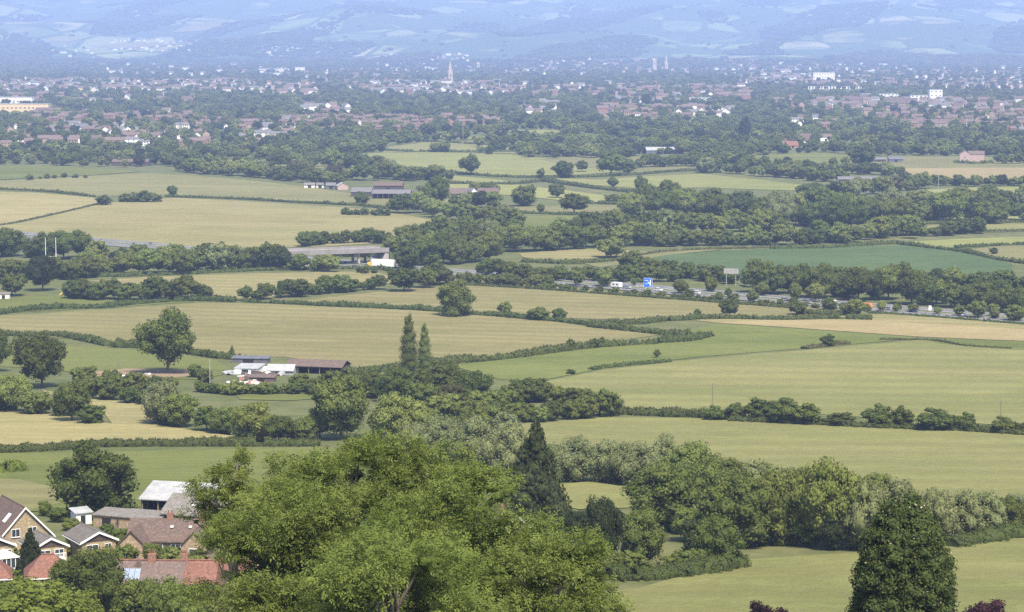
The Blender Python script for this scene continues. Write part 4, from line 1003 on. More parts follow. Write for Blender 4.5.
def house_parts(b, wall, roof, L=10.0, D=7.5, H=5.2, R=2.8):
    """local meshes shared by copies: walls, roof, chimney, window band"""
    w = MB(); w.prism([(-D / 2, -0.5), (D / 2, -0.5), (D / 2, H), (0, H + R), (-D / 2, H)], -L / 2, L / 2)
    # prism runs along y: ridge along y; turn so ridge runs along x
    w.v = [(y, -x, z) for x, y, z in w.v]
    r = MB(); o = 0.35; t = 0.22; sl = R / (D / 2)
    r.prism([(-D / 2 - o, H - o * sl + 0.03), (0, H + R + 0.05), (D / 2 + o, H - o * sl + 0.03), (D / 2 + o, H - o * sl + t), (0, H + R + 0.05 + t), (-D / 2 - o, H - o * sl + t)], -L / 2 - 0.25, L / 2 + 0.25)
    r.v = [(y, -x, z) for x, y, z in r.v]
    c = MB(); c.box(L * 0.28, L * 0.28 + 0.8, -0.5, 0.5, H + R - 0.6, H + R + 1.5)
    g = MB()
    for zz in (0.9, 3.3):
        pass
    g.box(-0.65, 0.65, -0.06, 0.06, -0.6, 0.6)
    return w, r, c, g

_hm = {}
def town_house_meshes(wall, roof, long_):
    key = (wall, roof, long_)
    if key not in _hm:
        w, r, c, g = house_parts(None, wall, roof, 10.0 * long_)
        _hm[key] = (w.mesh('walls', M[wall]), r.mesh('roof', M[roof]), c.mesh('chimney', M['brick_red']), g.mesh('window', M['glass']))
    return _hm[key]

COLW = {'brick_red': 'red brick', 'brick_tan': 'tan brick', 'offwhite': 'cream', 'white': 'white', 'pink': 'pink', 'sand': 'sandy', 'stone': 'stone'}
COLR = {'roof_rust': 'rust tiled', 'roof_red': 'red tiled', 'roof_brown': 'brown tiled', 'roof_slate': 'grey slated', 'roof_asb': 'pale'}
def zone(x, y):
    if x < 140: s = 'at the suburb left end'
    elif x < 300: s = 'below far terraces'
    elif x < 430: s = 'left of the spire'
    elif x < 600: s = 'right of the spire'
    elif x < 770: s = 'below twin towers'
    elif x < 900: s = 'below white offices'
    else: s = 'at the suburb right end'
    return s + (', nearest rows' if y > 128 else (', middle rows' if y > 112 else ''))
# a few larger pieces sit in the town: see below. the nearest houses are single things
HOUSES.sort(key=lambda q: -q[1])
NEAR_N = 290
for (x, y, rot, wl_, rf_, s, lg) in HOUSES[:NEAR_N]:
    p = at(x, y)
    e = empty('town_house', p, rot); e.scale = (s, s, s * (0.95 if s > 1 else 1.05))
    kind_ = 'terrace' if lg > 2 else 'house'
    tag(e, f'{COLW[wl_]} {kind_}, {COLR[rf_]} roof, {zone(x, y)}', 'house', f'{COLW[wl_]} {kind_}s {COLR[rf_]} {zone(x, y)}')
    ms = town_house_meshes(wl_, rf_, lg)
    for nm, me in zip(('walls', 'roof'), ms[:2]): link(nm, me, e)
    if y > 112:
        ch = link('chimney', ms[2], e)
        for zz in (1.5, 3.9):
            for xx in (-0.32, -0.04, 0.24):
                g = link('window', ms[3], e); g.location = (xx * 10 * lg, -3.76, zz)

_hl = {}
for o in list(COL.objects):
    if o.name.startswith('town_house') and o.parent is None: _hl.setdefault(o['label'], []).append(o)
for lab_, os_ in _hl.items():
    if 2 <= len(os_) <= 16:
        os_.sort(key=lambda o: o.location.x / o.location.y)
        for k_, o in enumerate(os_):
            o['label'] = lab_ + ', ' + ('first second third fourth fifth sixth seventh eighth ninth tenth eleventh twelfth thirteenth fourteenth fifteenth sixteenth'.split())[k_] + ' from left'

def collection_of(name, objs):
    c = bpy.data.collections.new(name)
    for o in objs: c.objects.link(o)
    return c

def scatter(name, label, P, SCL, RZ, IDX, protos, cat=None):
    """one mass: points on the ground, each carrying one of the prototypes"""
    me = bpy.data.meshes.new(name); me.vertices.add(len(P)); me.vertices.foreach_set('co', np.asarray(P, np.float32).reshape(-1))
    a = me.attributes.new('sc', 'FLOAT_VECTOR', 'POINT'); a.data.foreach_set('vector', np.asarray(SCL, np.float32).reshape(-1))
    a = me.attributes.new('rz', 'FLOAT', 'POINT'); a.data.foreach_set('value', np.asarray(RZ, np.float32))
    a = me.attributes.new('vi', 'INT', 'POINT'); a.data.foreach_set('value', np.asarray(IDX, np.int32))
    o = link(name, me)
    col = collection_of(name + '_kinds', protos)
    ng = bpy.data.node_groups.new(name, 'GeometryNodeTree')
    ng.interface.new_socket('Geometry', in_out='INPUT', socket_type='NodeSocketGeometry')
    ng.interface.new_socket('Geometry', in_out='OUTPUT', socket_type='NodeSocketGeometry')
    N, Lk = ng.nodes, ng.links
    gi, go = N.new('NodeGroupInput'), N.new('NodeGroupOutput')
    ci = N.new('GeometryNodeCollectionInfo'); ci.inputs['Collection'].default_value = col
    ci.inputs['Separate Children'].default_value = True; ci.inputs['Reset Children'].default_value = True
    ip = N.new('GeometryNodeInstanceOnPoints'); ip.inputs['Pick Instance'].default_value = True
    def na(nm, ty):
        k = N.new('GeometryNodeInputNamedAttribute'); k.data_type = ty; k.inputs['Name'].default_value = nm; return k.outputs['Attribute']
    cx = N.new('ShaderNodeCombineXYZ'); Lk.new(na('rz', 'FLOAT'), cx.inputs['Z'])
    Lk.new(gi.outputs[0], ip.inputs['Points']); Lk.new(ci.outputs[0], ip.inputs['Instance'])
    Lk.new(na('vi', 'INT'), ip.inputs['Instance Index']); Lk.new(cx.outputs[0], ip.inputs['Rotation']); Lk.new(na('sc', 'FLOAT_VECTOR'), ip.inputs['Scale'])
    Lk.new(ip.outputs[0], go.inputs[0])
    md = o.modifiers.new('scatter', 'NODES'); md.node_group = ng
    return tag(o, label, cat, kind='stuff')

# houses beyond the counted ones
far = HOUSES[NEAR_N:]
combos = sorted({(q[3], q[4]) for q in far})
protos = []
for i, (wl_, rf_) in enumerate(combos):
    w, r, c, g = house_parts(None, wl_, rf_)
    mb = MB(); mb.add(w.v, w.f, 0); mb.add(r.v, r.f, 1)
    protos.append(bpy.data.objects.new('far_house_%03d' % i, mb.mesh('far_house', [M[wl_], M[rf_]])))
pp = hit([q[0] for q in far], [q[1] for q in far])
scatter('distant_town', 'far streets of small houses below the blue escarpment', pp,
        [(q[5] * q[6] * 1.2, q[5] * 1.2, q[5] * 1.2) for q in far], [q[2] for q in far], [combos.index((q[3], q[4])) for q in far], protos)

# ------------------------------------------------------------------ turn the tree list into objects; the rest of the trees become masses
def add_town_trees():
    """trees between the roofs, from the near suburb back to the foot of the slope"""
    clear = [(x, 112.0) for x in range(0, 48, 4)] + [(x, 101.5) for x in range(858, 944, 4)] + [(x, 90.0) for x in range(806, 866, 5)] + [(x, 73.5) for x in range(258, 292, 4)] + [(450, 84), (654, 78), (666, 76), (826, 142), (793, 149)] + [(x, 155.0) for x in range(650, 684, 4)]
    hx = np.array([q[0] for q in HOUSES] + [c[0] for c in clear]); hy = np.array([q[1] for q in HOUSES] + [c[1] for c in clear])
    nh = len(HOUSES)
    out = []
    y = 166.0
    while y > 61:
        g = at(512, y); s = FOC / g.y
        hm = 10.5
        hpx = hm * s
        stepx = hpx * 0.75
        x = -30 + _tc.uniform(0, stepx)
        while x < 1054:
            xx, yy = x + _tc.uniform(-.4, .4) * stepx, y + _tc.uniform(-.5, .5) * hpx * 0.25
            h = hpx * _tc.uniform(0.55, 1.35)
            dn = 0.86
            # keep sight lines to roofs: thin the trees just in front of a house
            near = (np.abs(hx - xx) < 0.55 * h + 3 * s) & (yy > hy - 0.4) & (yy - 0.72 * h < hy)
            ok = not near.any() or (_tc.random() < 0.38 and not near[nh:].any())
            if ok and _tc.random() < dn and not on_field(xx, yy):
                out.append((xx, yy, h))
            x += stepx * _tc.uniform(0.7, 1.3)
        y -= max(0.55, hpx * 0.24)
    for xx, yy, h in out:
        TREES.append(dict(px=xx, py=yy, h=h, w=h * _tc.uniform(0.9, 1.35), kind=_tc.choice(('oak', 'oak', 'lowoak', 'round', 'low', 'light', 'dark')),
                          label=None, name=None, group=None, rank=-1))
add_town_trees()

tp = hit([t['px'] for t in TREES], [t['py'] for t in TREES])
for t, p in zip(TREES, tp):
    t['p'] = p; t['s'] = scale_at(p)
_grp = {}
for t in TREES:
    if t['label']: _grp.setdefault(t['label'], []).append(t['h'] * t['w'])
for t in TREES:
    t['a'] = float(np.mean(_grp[t['label']])) if t['label'] and t['rank'] < 9 else t['h'] * t['w']
order = sorted(range(len(TREES)), key=lambda i: (-TREES[i]['rank'] if TREES[i]['rank'] > 0 else 0, -TREES[i]['a'] + (0 if TREES[i]['label'] else 1e6)))
single = set(order[:300])
_tv = random.Random(21)
SIDE = [(140, 'at the left edge'), (280, 'toward the left'), (420, 'left of centre'), (600, 'near the centre'), (760, 'right of centre'), (900, 'toward the right'), (9999, 'at the right edge')]
ORDW = 'first second third fourth fifth sixth seventh eighth ninth tenth eleventh twelfth thirteenth fourteenth fifteenth sixteenth seventeenth eighteenth nineteenth twentieth'.split()
ORDW += ['twenty-' + w for w in ORDW[:9]]
ORDN = {}
_by = {}
for i, t in enumerate(TREES):
    if t['label'] and t['rank'] < 9: _by.setdefault(t['label'], []).append(i)
for lab_, ids in _by.items():
    vis = sorted((i for i in ids if 0 <= TREES[i]['px'] <= 1024), key=lambda i: TREES[i]['px'])
    if all(i in single for i in vis) and len(vis) <= 29:
        for k_, i in enumerate(vis): ORDN[i] = ORDW[k_] + ' from left'
rest = []
for i, t in enumerate(TREES):
    sh = SHAPEK[t['kind']]; hm, wm = t['h'] / t['s'], t['w'] / t['s']
    if i not in single: rest.append(t); continue
    lod = 0 if t['h'] > 26 else (1 if t['h'] > 11 else 2)
    me = CROWN[(sh, _tv.randrange(NVAR[sh]), lod)]
    rz = _tv.uniform(0, 6.28)
    nm = t['name'] or ('bush' if sh == 'bush' else 'tree')
    e = empty(nm, (t['p'][0], t['p'][1], t['p'][2] - 0.02 * hm), rz); e.scale = (wm, wm * _tv.uniform(0.9, 1.1), hm)
    lab = t['label']
    grp = t['group']
    if t['rank'] < 9:
        if i in ORDN: lab = lab + ', ' + ORDN[i]
        else:
            lab = lab + ', ' + next(s for x, s in SIDE if t['px'] < x)
            grp = (grp or 'trees') + ', ' + lab
    tag(e, lab, 'bush' if 'bush' in nm or 'shrub' in nm else 'tree', grp)
    c = link('crown', me, e); c.material_slots[0].link = 'OBJECT'; c.material_slots[0].material = M[LEAFK[t['kind']]]
    tk = link('trunk', TRUNK[_tv.randrange(4)], e)
# masses
kinds_ = sorted({t['kind'] for t in rest})
protos, pidx = [], {}
for k in kinds_:
    for v in range(NVAR[SHAPEK[k]]):
        for lod in (1, 2):
            o = bpy.data.objects.new('mass_tree_%03d' % len(protos), CROWN[(SHAPEK[k], v, lod)])
            o.material_slots[0].link = 'OBJECT'; o.material_slots[0].material = M[LEAFK[k]]
            pidx[(k, v, lod)] = len(protos); protos.append(o)
def mass(name, label, sel):
    if not sel: return
    P, S_, R_, I_ = [], [], [], []
    for t in sel:
        hm, wm = t['h'] / t['s'], t['w'] / t['s']
        P.append((t['p'][0], t['p'][1], t['p'][2] - 0.02 * hm)); S_.append((wm, wm, hm)); R_.append(_tv.uniform(0, 6.28))
        I_.append(pidx[(t['kind'], _tv.randrange(NVAR[SHAPEK[t['kind']]]), 1 if t['h'] > 12 else 2)])
    pr = [o.copy() for o in protos] if False else protos
    scatter(name, label, P, S_, R_, I_, pr)
mass('woodland', 'dense hedgerow and belt trees massed across the middle of the vale', [t for t in rest if t['rank'] >= 0])
mass('suburb_treeline', 'leafy tree cover between the roofs of the suburb and town', [t for t in rest if t['rank'] < 0])

# woods and hedgerow trees on the far escarpment
def far_woods():
    rg = np.random.default_rng(99)
    n = 60000
    Y = rg.uniform(9300, 20500, n); X = (rg.uniform(-1, 1, n)) * 0.27 * Y
    f = (np.sin(X / 240 + 1.3 * np.sin(Y / 900)) + np.sin(Y / 560 + 1.7 * np.sin(X / 300 + 2)) + 0.7 * np.sin(X / 110 - Y / 420))
    keep = (f > 0.45) | (rg.random(n) < 0.006)
    X, Y = X[keep], Y[keep]
    s = rg.uniform(11, 18, len(X)); w = s * rg.uniform(1.3, 2.6, len(X))
    idx = [pidx[(k, 0, 2)] for k in kinds_ if SHAPEK[k] in ('round', 'oak', 'low') and LEAFK[k] in ('leaf_oak', 'leaf_round')]
    scatter('escarpment_treeline', 'woods and hedgerow trees on the hazy blue escarpment', np.column_stack([X, Y, zf(X, Y) - 0.5]),
            np.column_stack([w, w, s]), rg.uniform(0, 6.28, len(X)), rg.choice(idx, len(X)), protos)
far_woods()

# ------------------------------------------------------------------ motorway
RA, RB = np.array([216.0, 971.0]), np.array([-247.0, 1380.0])
RU = (RB - RA) / np.linalg.norm(RB - RA); RN = np.array([-RU[1], RU[0]])
if RN[1] < 0: RN = -RN                       # points away from the camera
def road_pt(px, off=0.0):
    k = (px - CX) / math.hypot(FOC, 0) ; o = RA + RN * off
    # x = k' * y with the small pitch correction left out (under a metre)
    t = (k * o[1] - o[0]) / (RU[0] - k * RU[1])
    q = o + RU * t
    return Vector((q[0], q[1], float(zf(q[0], q[1])) + 0.30))
ROT_ROAD = math.atan2(RU[1], RU[0])

def strip(name, s0, s1, o0, o1, z, mat, parent=None, step=12.0):
    n = max(2, int((s1 - s0) / step)); V = []
    for s in np.linspace(s0, s1, n):
        for o in (o0, o1):
            q = RA + RU * s + RN * o; V.append((q[0], q[1], float(zf(q[0], q[1])) + z))
    F = np.array([(2 * i, 2 * i + 1, 2 * i + 3, 2 * i + 2) for i in range(n - 1)])[:, ::-1]
    return link(name, mesh_np(name, V, [F], mat), parent)
rd = strip('motorway', -300, 1000, -15, 15, 0.30, M['asphalt']); tag(rd, 'grey motorway crossing the vale behind the roadside trees', kind='structure')
for o_ in (-11.6, -3.1, 3.1, 11.6):
    strip('edge_line', -300, 1000, o_ - 0.12, o_ + 0.12, 0.33, M['signwhite'], rd)
for o_ in (-8.8, -5.9, 5.9, 8.8):
    for s_ in np.arange(-60, 760, 18.0): strip('lane_dash', s_, s_ + 4, o_ - 0.1, o_ + 0.1, 0.33, M['signwhite'], rd)
strip('central_reserve', -300, 1000, -2.2, 2.2, 0.34, M['grass'], rd)
def barrier(off, label):
    e = empty('crash_barrier', tuple(road_pt(600, off)), 0.0)
    b = MB(); q0 = np.array(e.location[:2])
    pts = [RA + RU * s + RN * off for s in np.arange(-250, 900, 30)]
    for a, c in zip(pts[:-1], pts[1:]):
        z = float(zf(*a)) + 0.3; z2 = float(zf(*c)) + 0.3
        b.tube((a[0] - q0[0], a[1] - q0[1], z + 0.62 - e.location.z), (c[0] - q0[0], c[1] - q0[1], z2 + 0.62 - e.location.z), 0.16, 0.16, 4)
    b.obj('rail', M['greymetal'], e)
    for a in pts:
        p = MB(); p.box(-0.06, 0.06, -0.06, 0.06, -0.1, 0.6); po = p.obj('post', M['greymetal'], e)
        po.location = (a[0] - q0[0], a[1] - q0[1], float(zf(*a)) + 0.3 - e.location.z)
    tag(e, label, 'barrier')
barrier(0.0, 'steel crash barrier along the middle of the motorway')

# ------------------------------------------------------------------ bridge over the motorway
def bridge():
    C = road_pt(349, 0.0); rz = math.atan2(15, 37)
    e = empty('road_bridge', C, rz); zb = 6.0
    MB().box(-42, 20, -7.6, 7.6, zb, zb + 1.3).obj('deck', M['concrete'], e)
    for y in (-7.8, 7.5): MB().box(-42, 20, y, y + 0.3, zb - 0.1, zb + 2.5).obj('parapet', M['parapet'], e)
    for x in (-15, 3.5, 10.5):
        for y in (-5.2, 5.2): MB().box(x - 0.6, x + 0.6, y - 0.6, y + 0.6, -1, zb).obj('pier', M['concrete'], e)
    for s in (-1, 1):
        b = MB(); b.prism([(s * 15, -1), (s * 20, -1), (s * 20, zb), (s * 18, zb)] if s > 0 else [(s * 30, -1), (s * 24, -1), (s * 28, zb), (s * 30, zb)], -7.4, 7.4); b.obj('abutment', M['concrete'], e)
        g = MB(); g.prism([(s * 20, -1), (s * 42, -1), (s * 30, zb * 0.6), (s * 20, zb - 0.1)] if s > 0 else [(s * 66, -1), (s * 30, -1), (s * 30, zb - 0.1), (s * 60, zb - 0.2)], -9, 9); g.obj('embankment', M['grass'], e)
    tag(e, 'grey concrete road bridge on piers crossing above the motorway', 'bridge')
bridge()

# ------------------------------------------------------------------ vehicles
def wheel(parent, x, y, r=0.33, w=0.22):
    b = MB(); b.tube((0, -w / 2, 0), (0, w / 2, 0), r, r, 14); t = b.obj('wheel', M['tyre'], parent); t.location = (x, y, r)
    MB().tube((0, -w / 2 - 0.01, 0), (0, w / 2 + 0.01, 0), r * 0.6, r * 0.6, 12).obj('rim', M['rim'], t)
def car(px, off, mat, label, face=1, sc=1.0):
    e = empty('car', road_pt(px, off), ROT_ROAD + (0 if face > 0 else math.pi)); e.scale = (sc,) * 3
    prof = [(-2.15, 0.3), (2.15, 0.3), (2.2, 0.62), (1.9, 0.82), (1.0, 0.92), (-2.0, 0.95), (-2.2, 0.75)]
    MB().prism(prof, -0.87, 0.87).obj('body', M[mat], e)
    MB().prism([(-1.85, 0.93), (1.05, 0.90), (0.45, 1.40), (-1.25, 1.42)], -0.76, 0.76).obj('windows', M['glass'], e).name = 'cabin_glass'
    MB().prism([(-1.25, 1.42), (0.45, 1.40), (0.35, 1.48), (-1.15, 1.5)], -0.74, 0.74).obj('roof', M[mat], e)
    for x in (-1.35, 1.35):
        for y in (-0.8, 0.8): wheel(e, x, y)
    for y in (-0.6, 0.6):
        MB().box(2.12, 2.21, y - 0.16, y + 0.16, 0.6, 0.74).obj('headlight', M['signwhite'], e)
        MB().box(-2.22, -2.14, y - 0.14, y + 0.14, 0.66, 0.82).obj('tail_light', M['redcar'], e)
    return tag(e, label, 'car', 'vehicles on the motorway')
def caravan(px, off, label):
    e = empty('caravan', road_pt(px, off), ROT_ROAD)
    MB().prism([(-2.7, 0.45), (2.5, 0.45), (2.75, 1.2), (2.3, 2.45), (1.9, 2.6), (-2.3, 2.6), (-2.75, 2.2)], -1.1, 1.1).obj('body', M['white'], e)
    for s in (-1.12, 1.09):
        for x in (-1.8, 0.4): MB().box(x, x + 1.2, s, s + 0.03, 1.3, 1.95).obj('window', M['glass'], e)
    MB().box(2.6, 3.9, -0.1, 0.1, 0.4, 0.55).obj('tow_bar', M['greymetal'], e)
    for y in (-1.0, 1.0): wheel(e, -0.3, y)
    return tag(e, label, 'caravan', 'vehicles on the motorway')
def lorry(px, off, box, cabm, label, L=11.0, H=3.9, rz=ROT_ROAD, name='lorry'):
    e = empty(name, road_pt(px, off), rz)
    MB().box(-L / 2 - 1.2, L / 2 - 1.2, -1.25, 1.25, 1.0, H).obj('cargo_box', M[box], e)
    MB().box(-L / 2 - 1.2, L / 2 + 1.6, -0.9, 0.9, 0.7, 0.98).obj('chassis', M['dark'], e)
    c = MB().prism([(L / 2 - 0.9, 0.6), (L / 2 + 1.5, 0.6), (L / 2 + 1.55, 1.6), (L / 2 + 1.3, 2.9), (L / 2 - 0.9, 3.2)], -1.2, 1.2).obj('cab', M[cabm], e)
    MB().box(L / 2 + 1.36, L / 2 + 1.56, -1.05, 1.05, 1.75, 2.5).obj('windscreen', M['glass'], c)
    for x in (L / 2 + 0.6, -L / 2 + 0.2, -L / 2 + 1.4, L / 2 - 2.6):
        for y in (-1.05, 1.05): wheel(e, x, y, 0.5, 0.32)
    return tag(e, label, 'lorry', 'vehicles on the motorway')
def van(px, off, mat, label):
    e = empty('van', road_pt(px, off), ROT_ROAD)
    MB().prism([(-2.7, 0.35), (2.6, 0.35), (2.7, 1.05), (1.8, 1.3), (1.1, 2.25), (-2.6, 2.4), (-2.75, 1.2)], -0.98, 0.98).obj('body', M[mat], e)
    MB().prism([(1.78, 1.33), (1.84, 1.36), (1.2, 2.18), (1.12, 2.12)], -0.9, 0.9).obj('windscreen', M['glass'], e)
    for x in (-1.7, 1.7):
        for y in (-0.9, 0.9): wheel(e, x, y, 0.36)
    return tag(e, label, 'van', 'vehicles on the motorway')
lorry(381, -8.5, 'white', 'yellow', 'white box lorry with yellowish cab on the motorway right of the bridge', 13.0, 4.6, rz=ROT_ROAD + 0.35)
caravan(617, -7.2, 'white touring caravan towed along the motorway')
car(627.5, -7.2, 'silver', 'pale car just right of the white caravan', -1)
car(659, -7.0, 'white', 'white car just right of the blue motorway sign', -1)
van(832, -6.2, 'white', 'white van on the motorway above the small dark field tree')
car(845, -6.2, 'bluecar', 'dark car behind the white van on the motorway')
van(868, -7.2, 'orange', 'small bright orange van on the motorway right of the wide roadside tree')
car(915, -7.4, 'bluecar', 'dark blue car alone on the motorway at the right')
car(785, -4.4, 'silver', 'silver car between roadside trees left of the white van')
car(809, -7.0, 'silver', 'second silver car, half hidden just left of the white van')
car(547, -6.0, 'silver', 'pale car far left of the caravan on the motorway')
car(500, 6.0, 'bluecar', 'dark car on the far carriageway by the wood')
car(697, -6.0, 'white', 'white car between the blue sign and the grey sign board')
car(889, -6.8, 'silver', 'silver car right of the orange van')
car(965, -6.5, 'white', 'white car at the right end of the motorway')
car(99, -6.0, 'white', 'white car on the motorway above the left tree belt')
car(150, 6.0, 'silver', 'pale car on the motorway at the end of the left belt gap')

# ------------------------------------------------------------------ signs and posts
def board_sign(name, px, py, w, h, z0, face, label, map_lines=False, rz=0.0):
    p = at(px, py); e = empty(name, p, rz)
    bd = MB().box(-w / 2, w / 2, -0.06, 0.06, z0, z0 + h).obj('board', M[face], e)
    for x in (-w * 0.32, w * 0.32): MB().box(x - 0.12, x + 0.12, 0.08, 0.3, -0.3, z0 + h * 0.9).obj('post', M['greymetal'], e)
    if map_lines:
        f = MB().box(-w / 2 - 0.08, w / 2 + 0.08, -0.03, 0.04, z0 - 0.08, z0 + h + 0.08).obj('border', M['signwhite'], e)
        def bar(x0, zz0, x1, zz1, t):
            d = Vector((x1 - x0, 0, zz1 - zz0)); n = Vector((-d.z, 0, d.x)).normalized() * t
            b = MB(); vs_ = []
            for y in (-0.075, -0.062):
                vs_ += [(x0 - n.x, y, zz0 - n.z), (x1 - n.x, y, zz1 - n.z), (x1 + n.x, y, zz1 + n.z), (x0 + n.x, y, zz0 + n.z)]
            b.add(vs_, [(0, 1, 2, 3), (7, 6, 5, 4), (0, 4, 5, 1), (1, 5, 6, 2), (2, 6, 7, 3), (3, 7, 4, 0)]); b.obj('route_line', M['signwhite'], bd)
        bar(w * 0.28, z0 + h * 0.12, w * 0.28, z0 + h * 0.85, 0.16)
        bar(w * 0.28, z0 + h * 0.25, -w * 0.02, z0 + h * 0.58, 0.16)
        bar(-w * 0.36, z0 + h * 0.74, w * 0.02, z0 + h * 0.74, 0.10)
        bar(-w * 0.30, z0 + h * 0.36, -w * 0.08, z0 + h * 0.36, 0.10)
    return tag(e, label, 'sign')
board_sign('motorway_sign', 648, 291.5, 3.9, 4.2, 2.2, 'signblue', 'blue motorway direction sign with white route lines', True, -0.15)
board_sign('message_sign', 731, 286, 7.2, 2.6, 6.0, 'concrete', 'grey electronic sign board standing above the roadside trees', False, -0.2)
board_sign('marker_sign', 930, 312.5, 1.2, 2.0, 1.0, 'signwhite', 'small white marker sign beside the dark blue car', False, -0.4)

def goal():
    p = at(51, 262); e = empty('rugby_posts', p, 0.0)
    for x in (-2.8, 2.8): MB().tube((x, 0, -0.3), (x, 0, 13.5), 0.2, 0.12, 10).obj('upright', M['white'], e)
    MB().tube((-2.8, 0, 3), (2.8, 0, 3), 0.1, 0.1, 8).obj('crossbar', M['white'], e)
    for x in (-2.8, 2.8): MB().tube((x, 0, 0), (x, 0, 1.8), 0.34, 0.34, 10).obj('pad', M['sand'], e)
    tag(e, 'tall white rugby goal posts among the belt trees', 'goal')
goal()
def pole(px, py, hpx, label, bars=1, name='utility_pole', mat='wood', r=0.14):
    p = at(px, py); s = scale_at(p); h = hpx / s
    e = empty(name, p, RNG.uniform(-.5, .5))
    MB().tube((0, 0, -0.3), (0, 0, h), r, r * 0.75, 8).obj('shaft', M[mat], e)
    for k in range(bars):
        z = h - 0.4 - 0.8 * k
        c = MB().box(-0.9, 0.9, -0.06, 0.06, z, z + 0.14).obj('crossarm', M[mat], e)
        for x in (-0.8, 0, 0.8): MB().tube((x, 0, z + 0.14), (x, 0, z + 0.34), 0.05, 0.03, 6).obj('insulator', M['greymetal'], c)
    return tag(e, label, 'pole')
pole(712.5, 409, 26, 'wooden utility pole behind the bush line', 1)
pole(1000.5, 424, 24, 'wooden utility pole behind the right end of the bush line', 1)
pole(210, 384, 25, 'pale pole beside the white farmyard', 0, mat='concrete')
pole(118.5, 368, 8, 'short post in the pasture left of the big oak', 0)
pole(144.7, 513, 19, 'left pole in front of the pale roofed barn', 0)
pole(147.3, 515, 21, 'right pole of the close pair in front of the pale roofed barn', 0)
pole(166.5, 506, 16, 'pole with crossarm in front of the open barn', 1)
pole(126.5, 512, 12, 'short pole beside the huge dark tree', 0)
pole(938, 201, 34, 'tall thin mast rising from the wooded strip', 0, 'mast', 'greymetal', 0.2)
pole(463, 148, 24, 'thin mast at the top of the meadows', 0, 'mast', 'greymetal', 0.2)
pole(60, 172, 14, 'pole in the rough grass at the town edge', 0, 'utility_pole')

# ------------------------------------------------------------------ buildings with parts
def win(e, x, y, z, w, h, face='y', frame='white'):
    """a window lying in a wall plane; face y- looks along -Y, x+ looks along +X"""
    if face == 'y':
        f = MB().box(-w / 2 - 0.08, w / 2 + 0.08, -0.05, 0.05, -h / 2 - 0.08, h / 2 + 0.08).obj('window', M[frame], e)
        for k in (-1, 1): MB().box(min(0.04 * k, k * w / 2), max(0.04 * k, k * w / 2), -0.07, -0.03, -h / 2, h / 2).obj('pane', M['glass'], f)
        MB().box(-w / 2 - 0.14, w / 2 + 0.14, -0.14, -0.02, -h / 2 - 0.16, -h / 2 - 0.085).obj('sill', M[frame], f)
    else:
        f = MB().box(-0.05, 0.05, -w / 2 - 0.08, w / 2 + 0.08, -h / 2 - 0.08, h / 2 + 0.08).obj('window', M[frame], e)
        for k in (-1, 1): MB().box(0.03, 0.07, min(0.04 * k, k * w / 2), max(0.04 * k, k * w / 2), -h / 2, h / 2).obj('pane', M['glass'], f)
        MB().box(0.02, 0.14, -w / 2 - 0.14, w / 2 + 0.14, -h / 2 - 0.16, -h / 2 - 0.085).obj('sill', M[frame], f)
    f.location = (x, y, z); return f

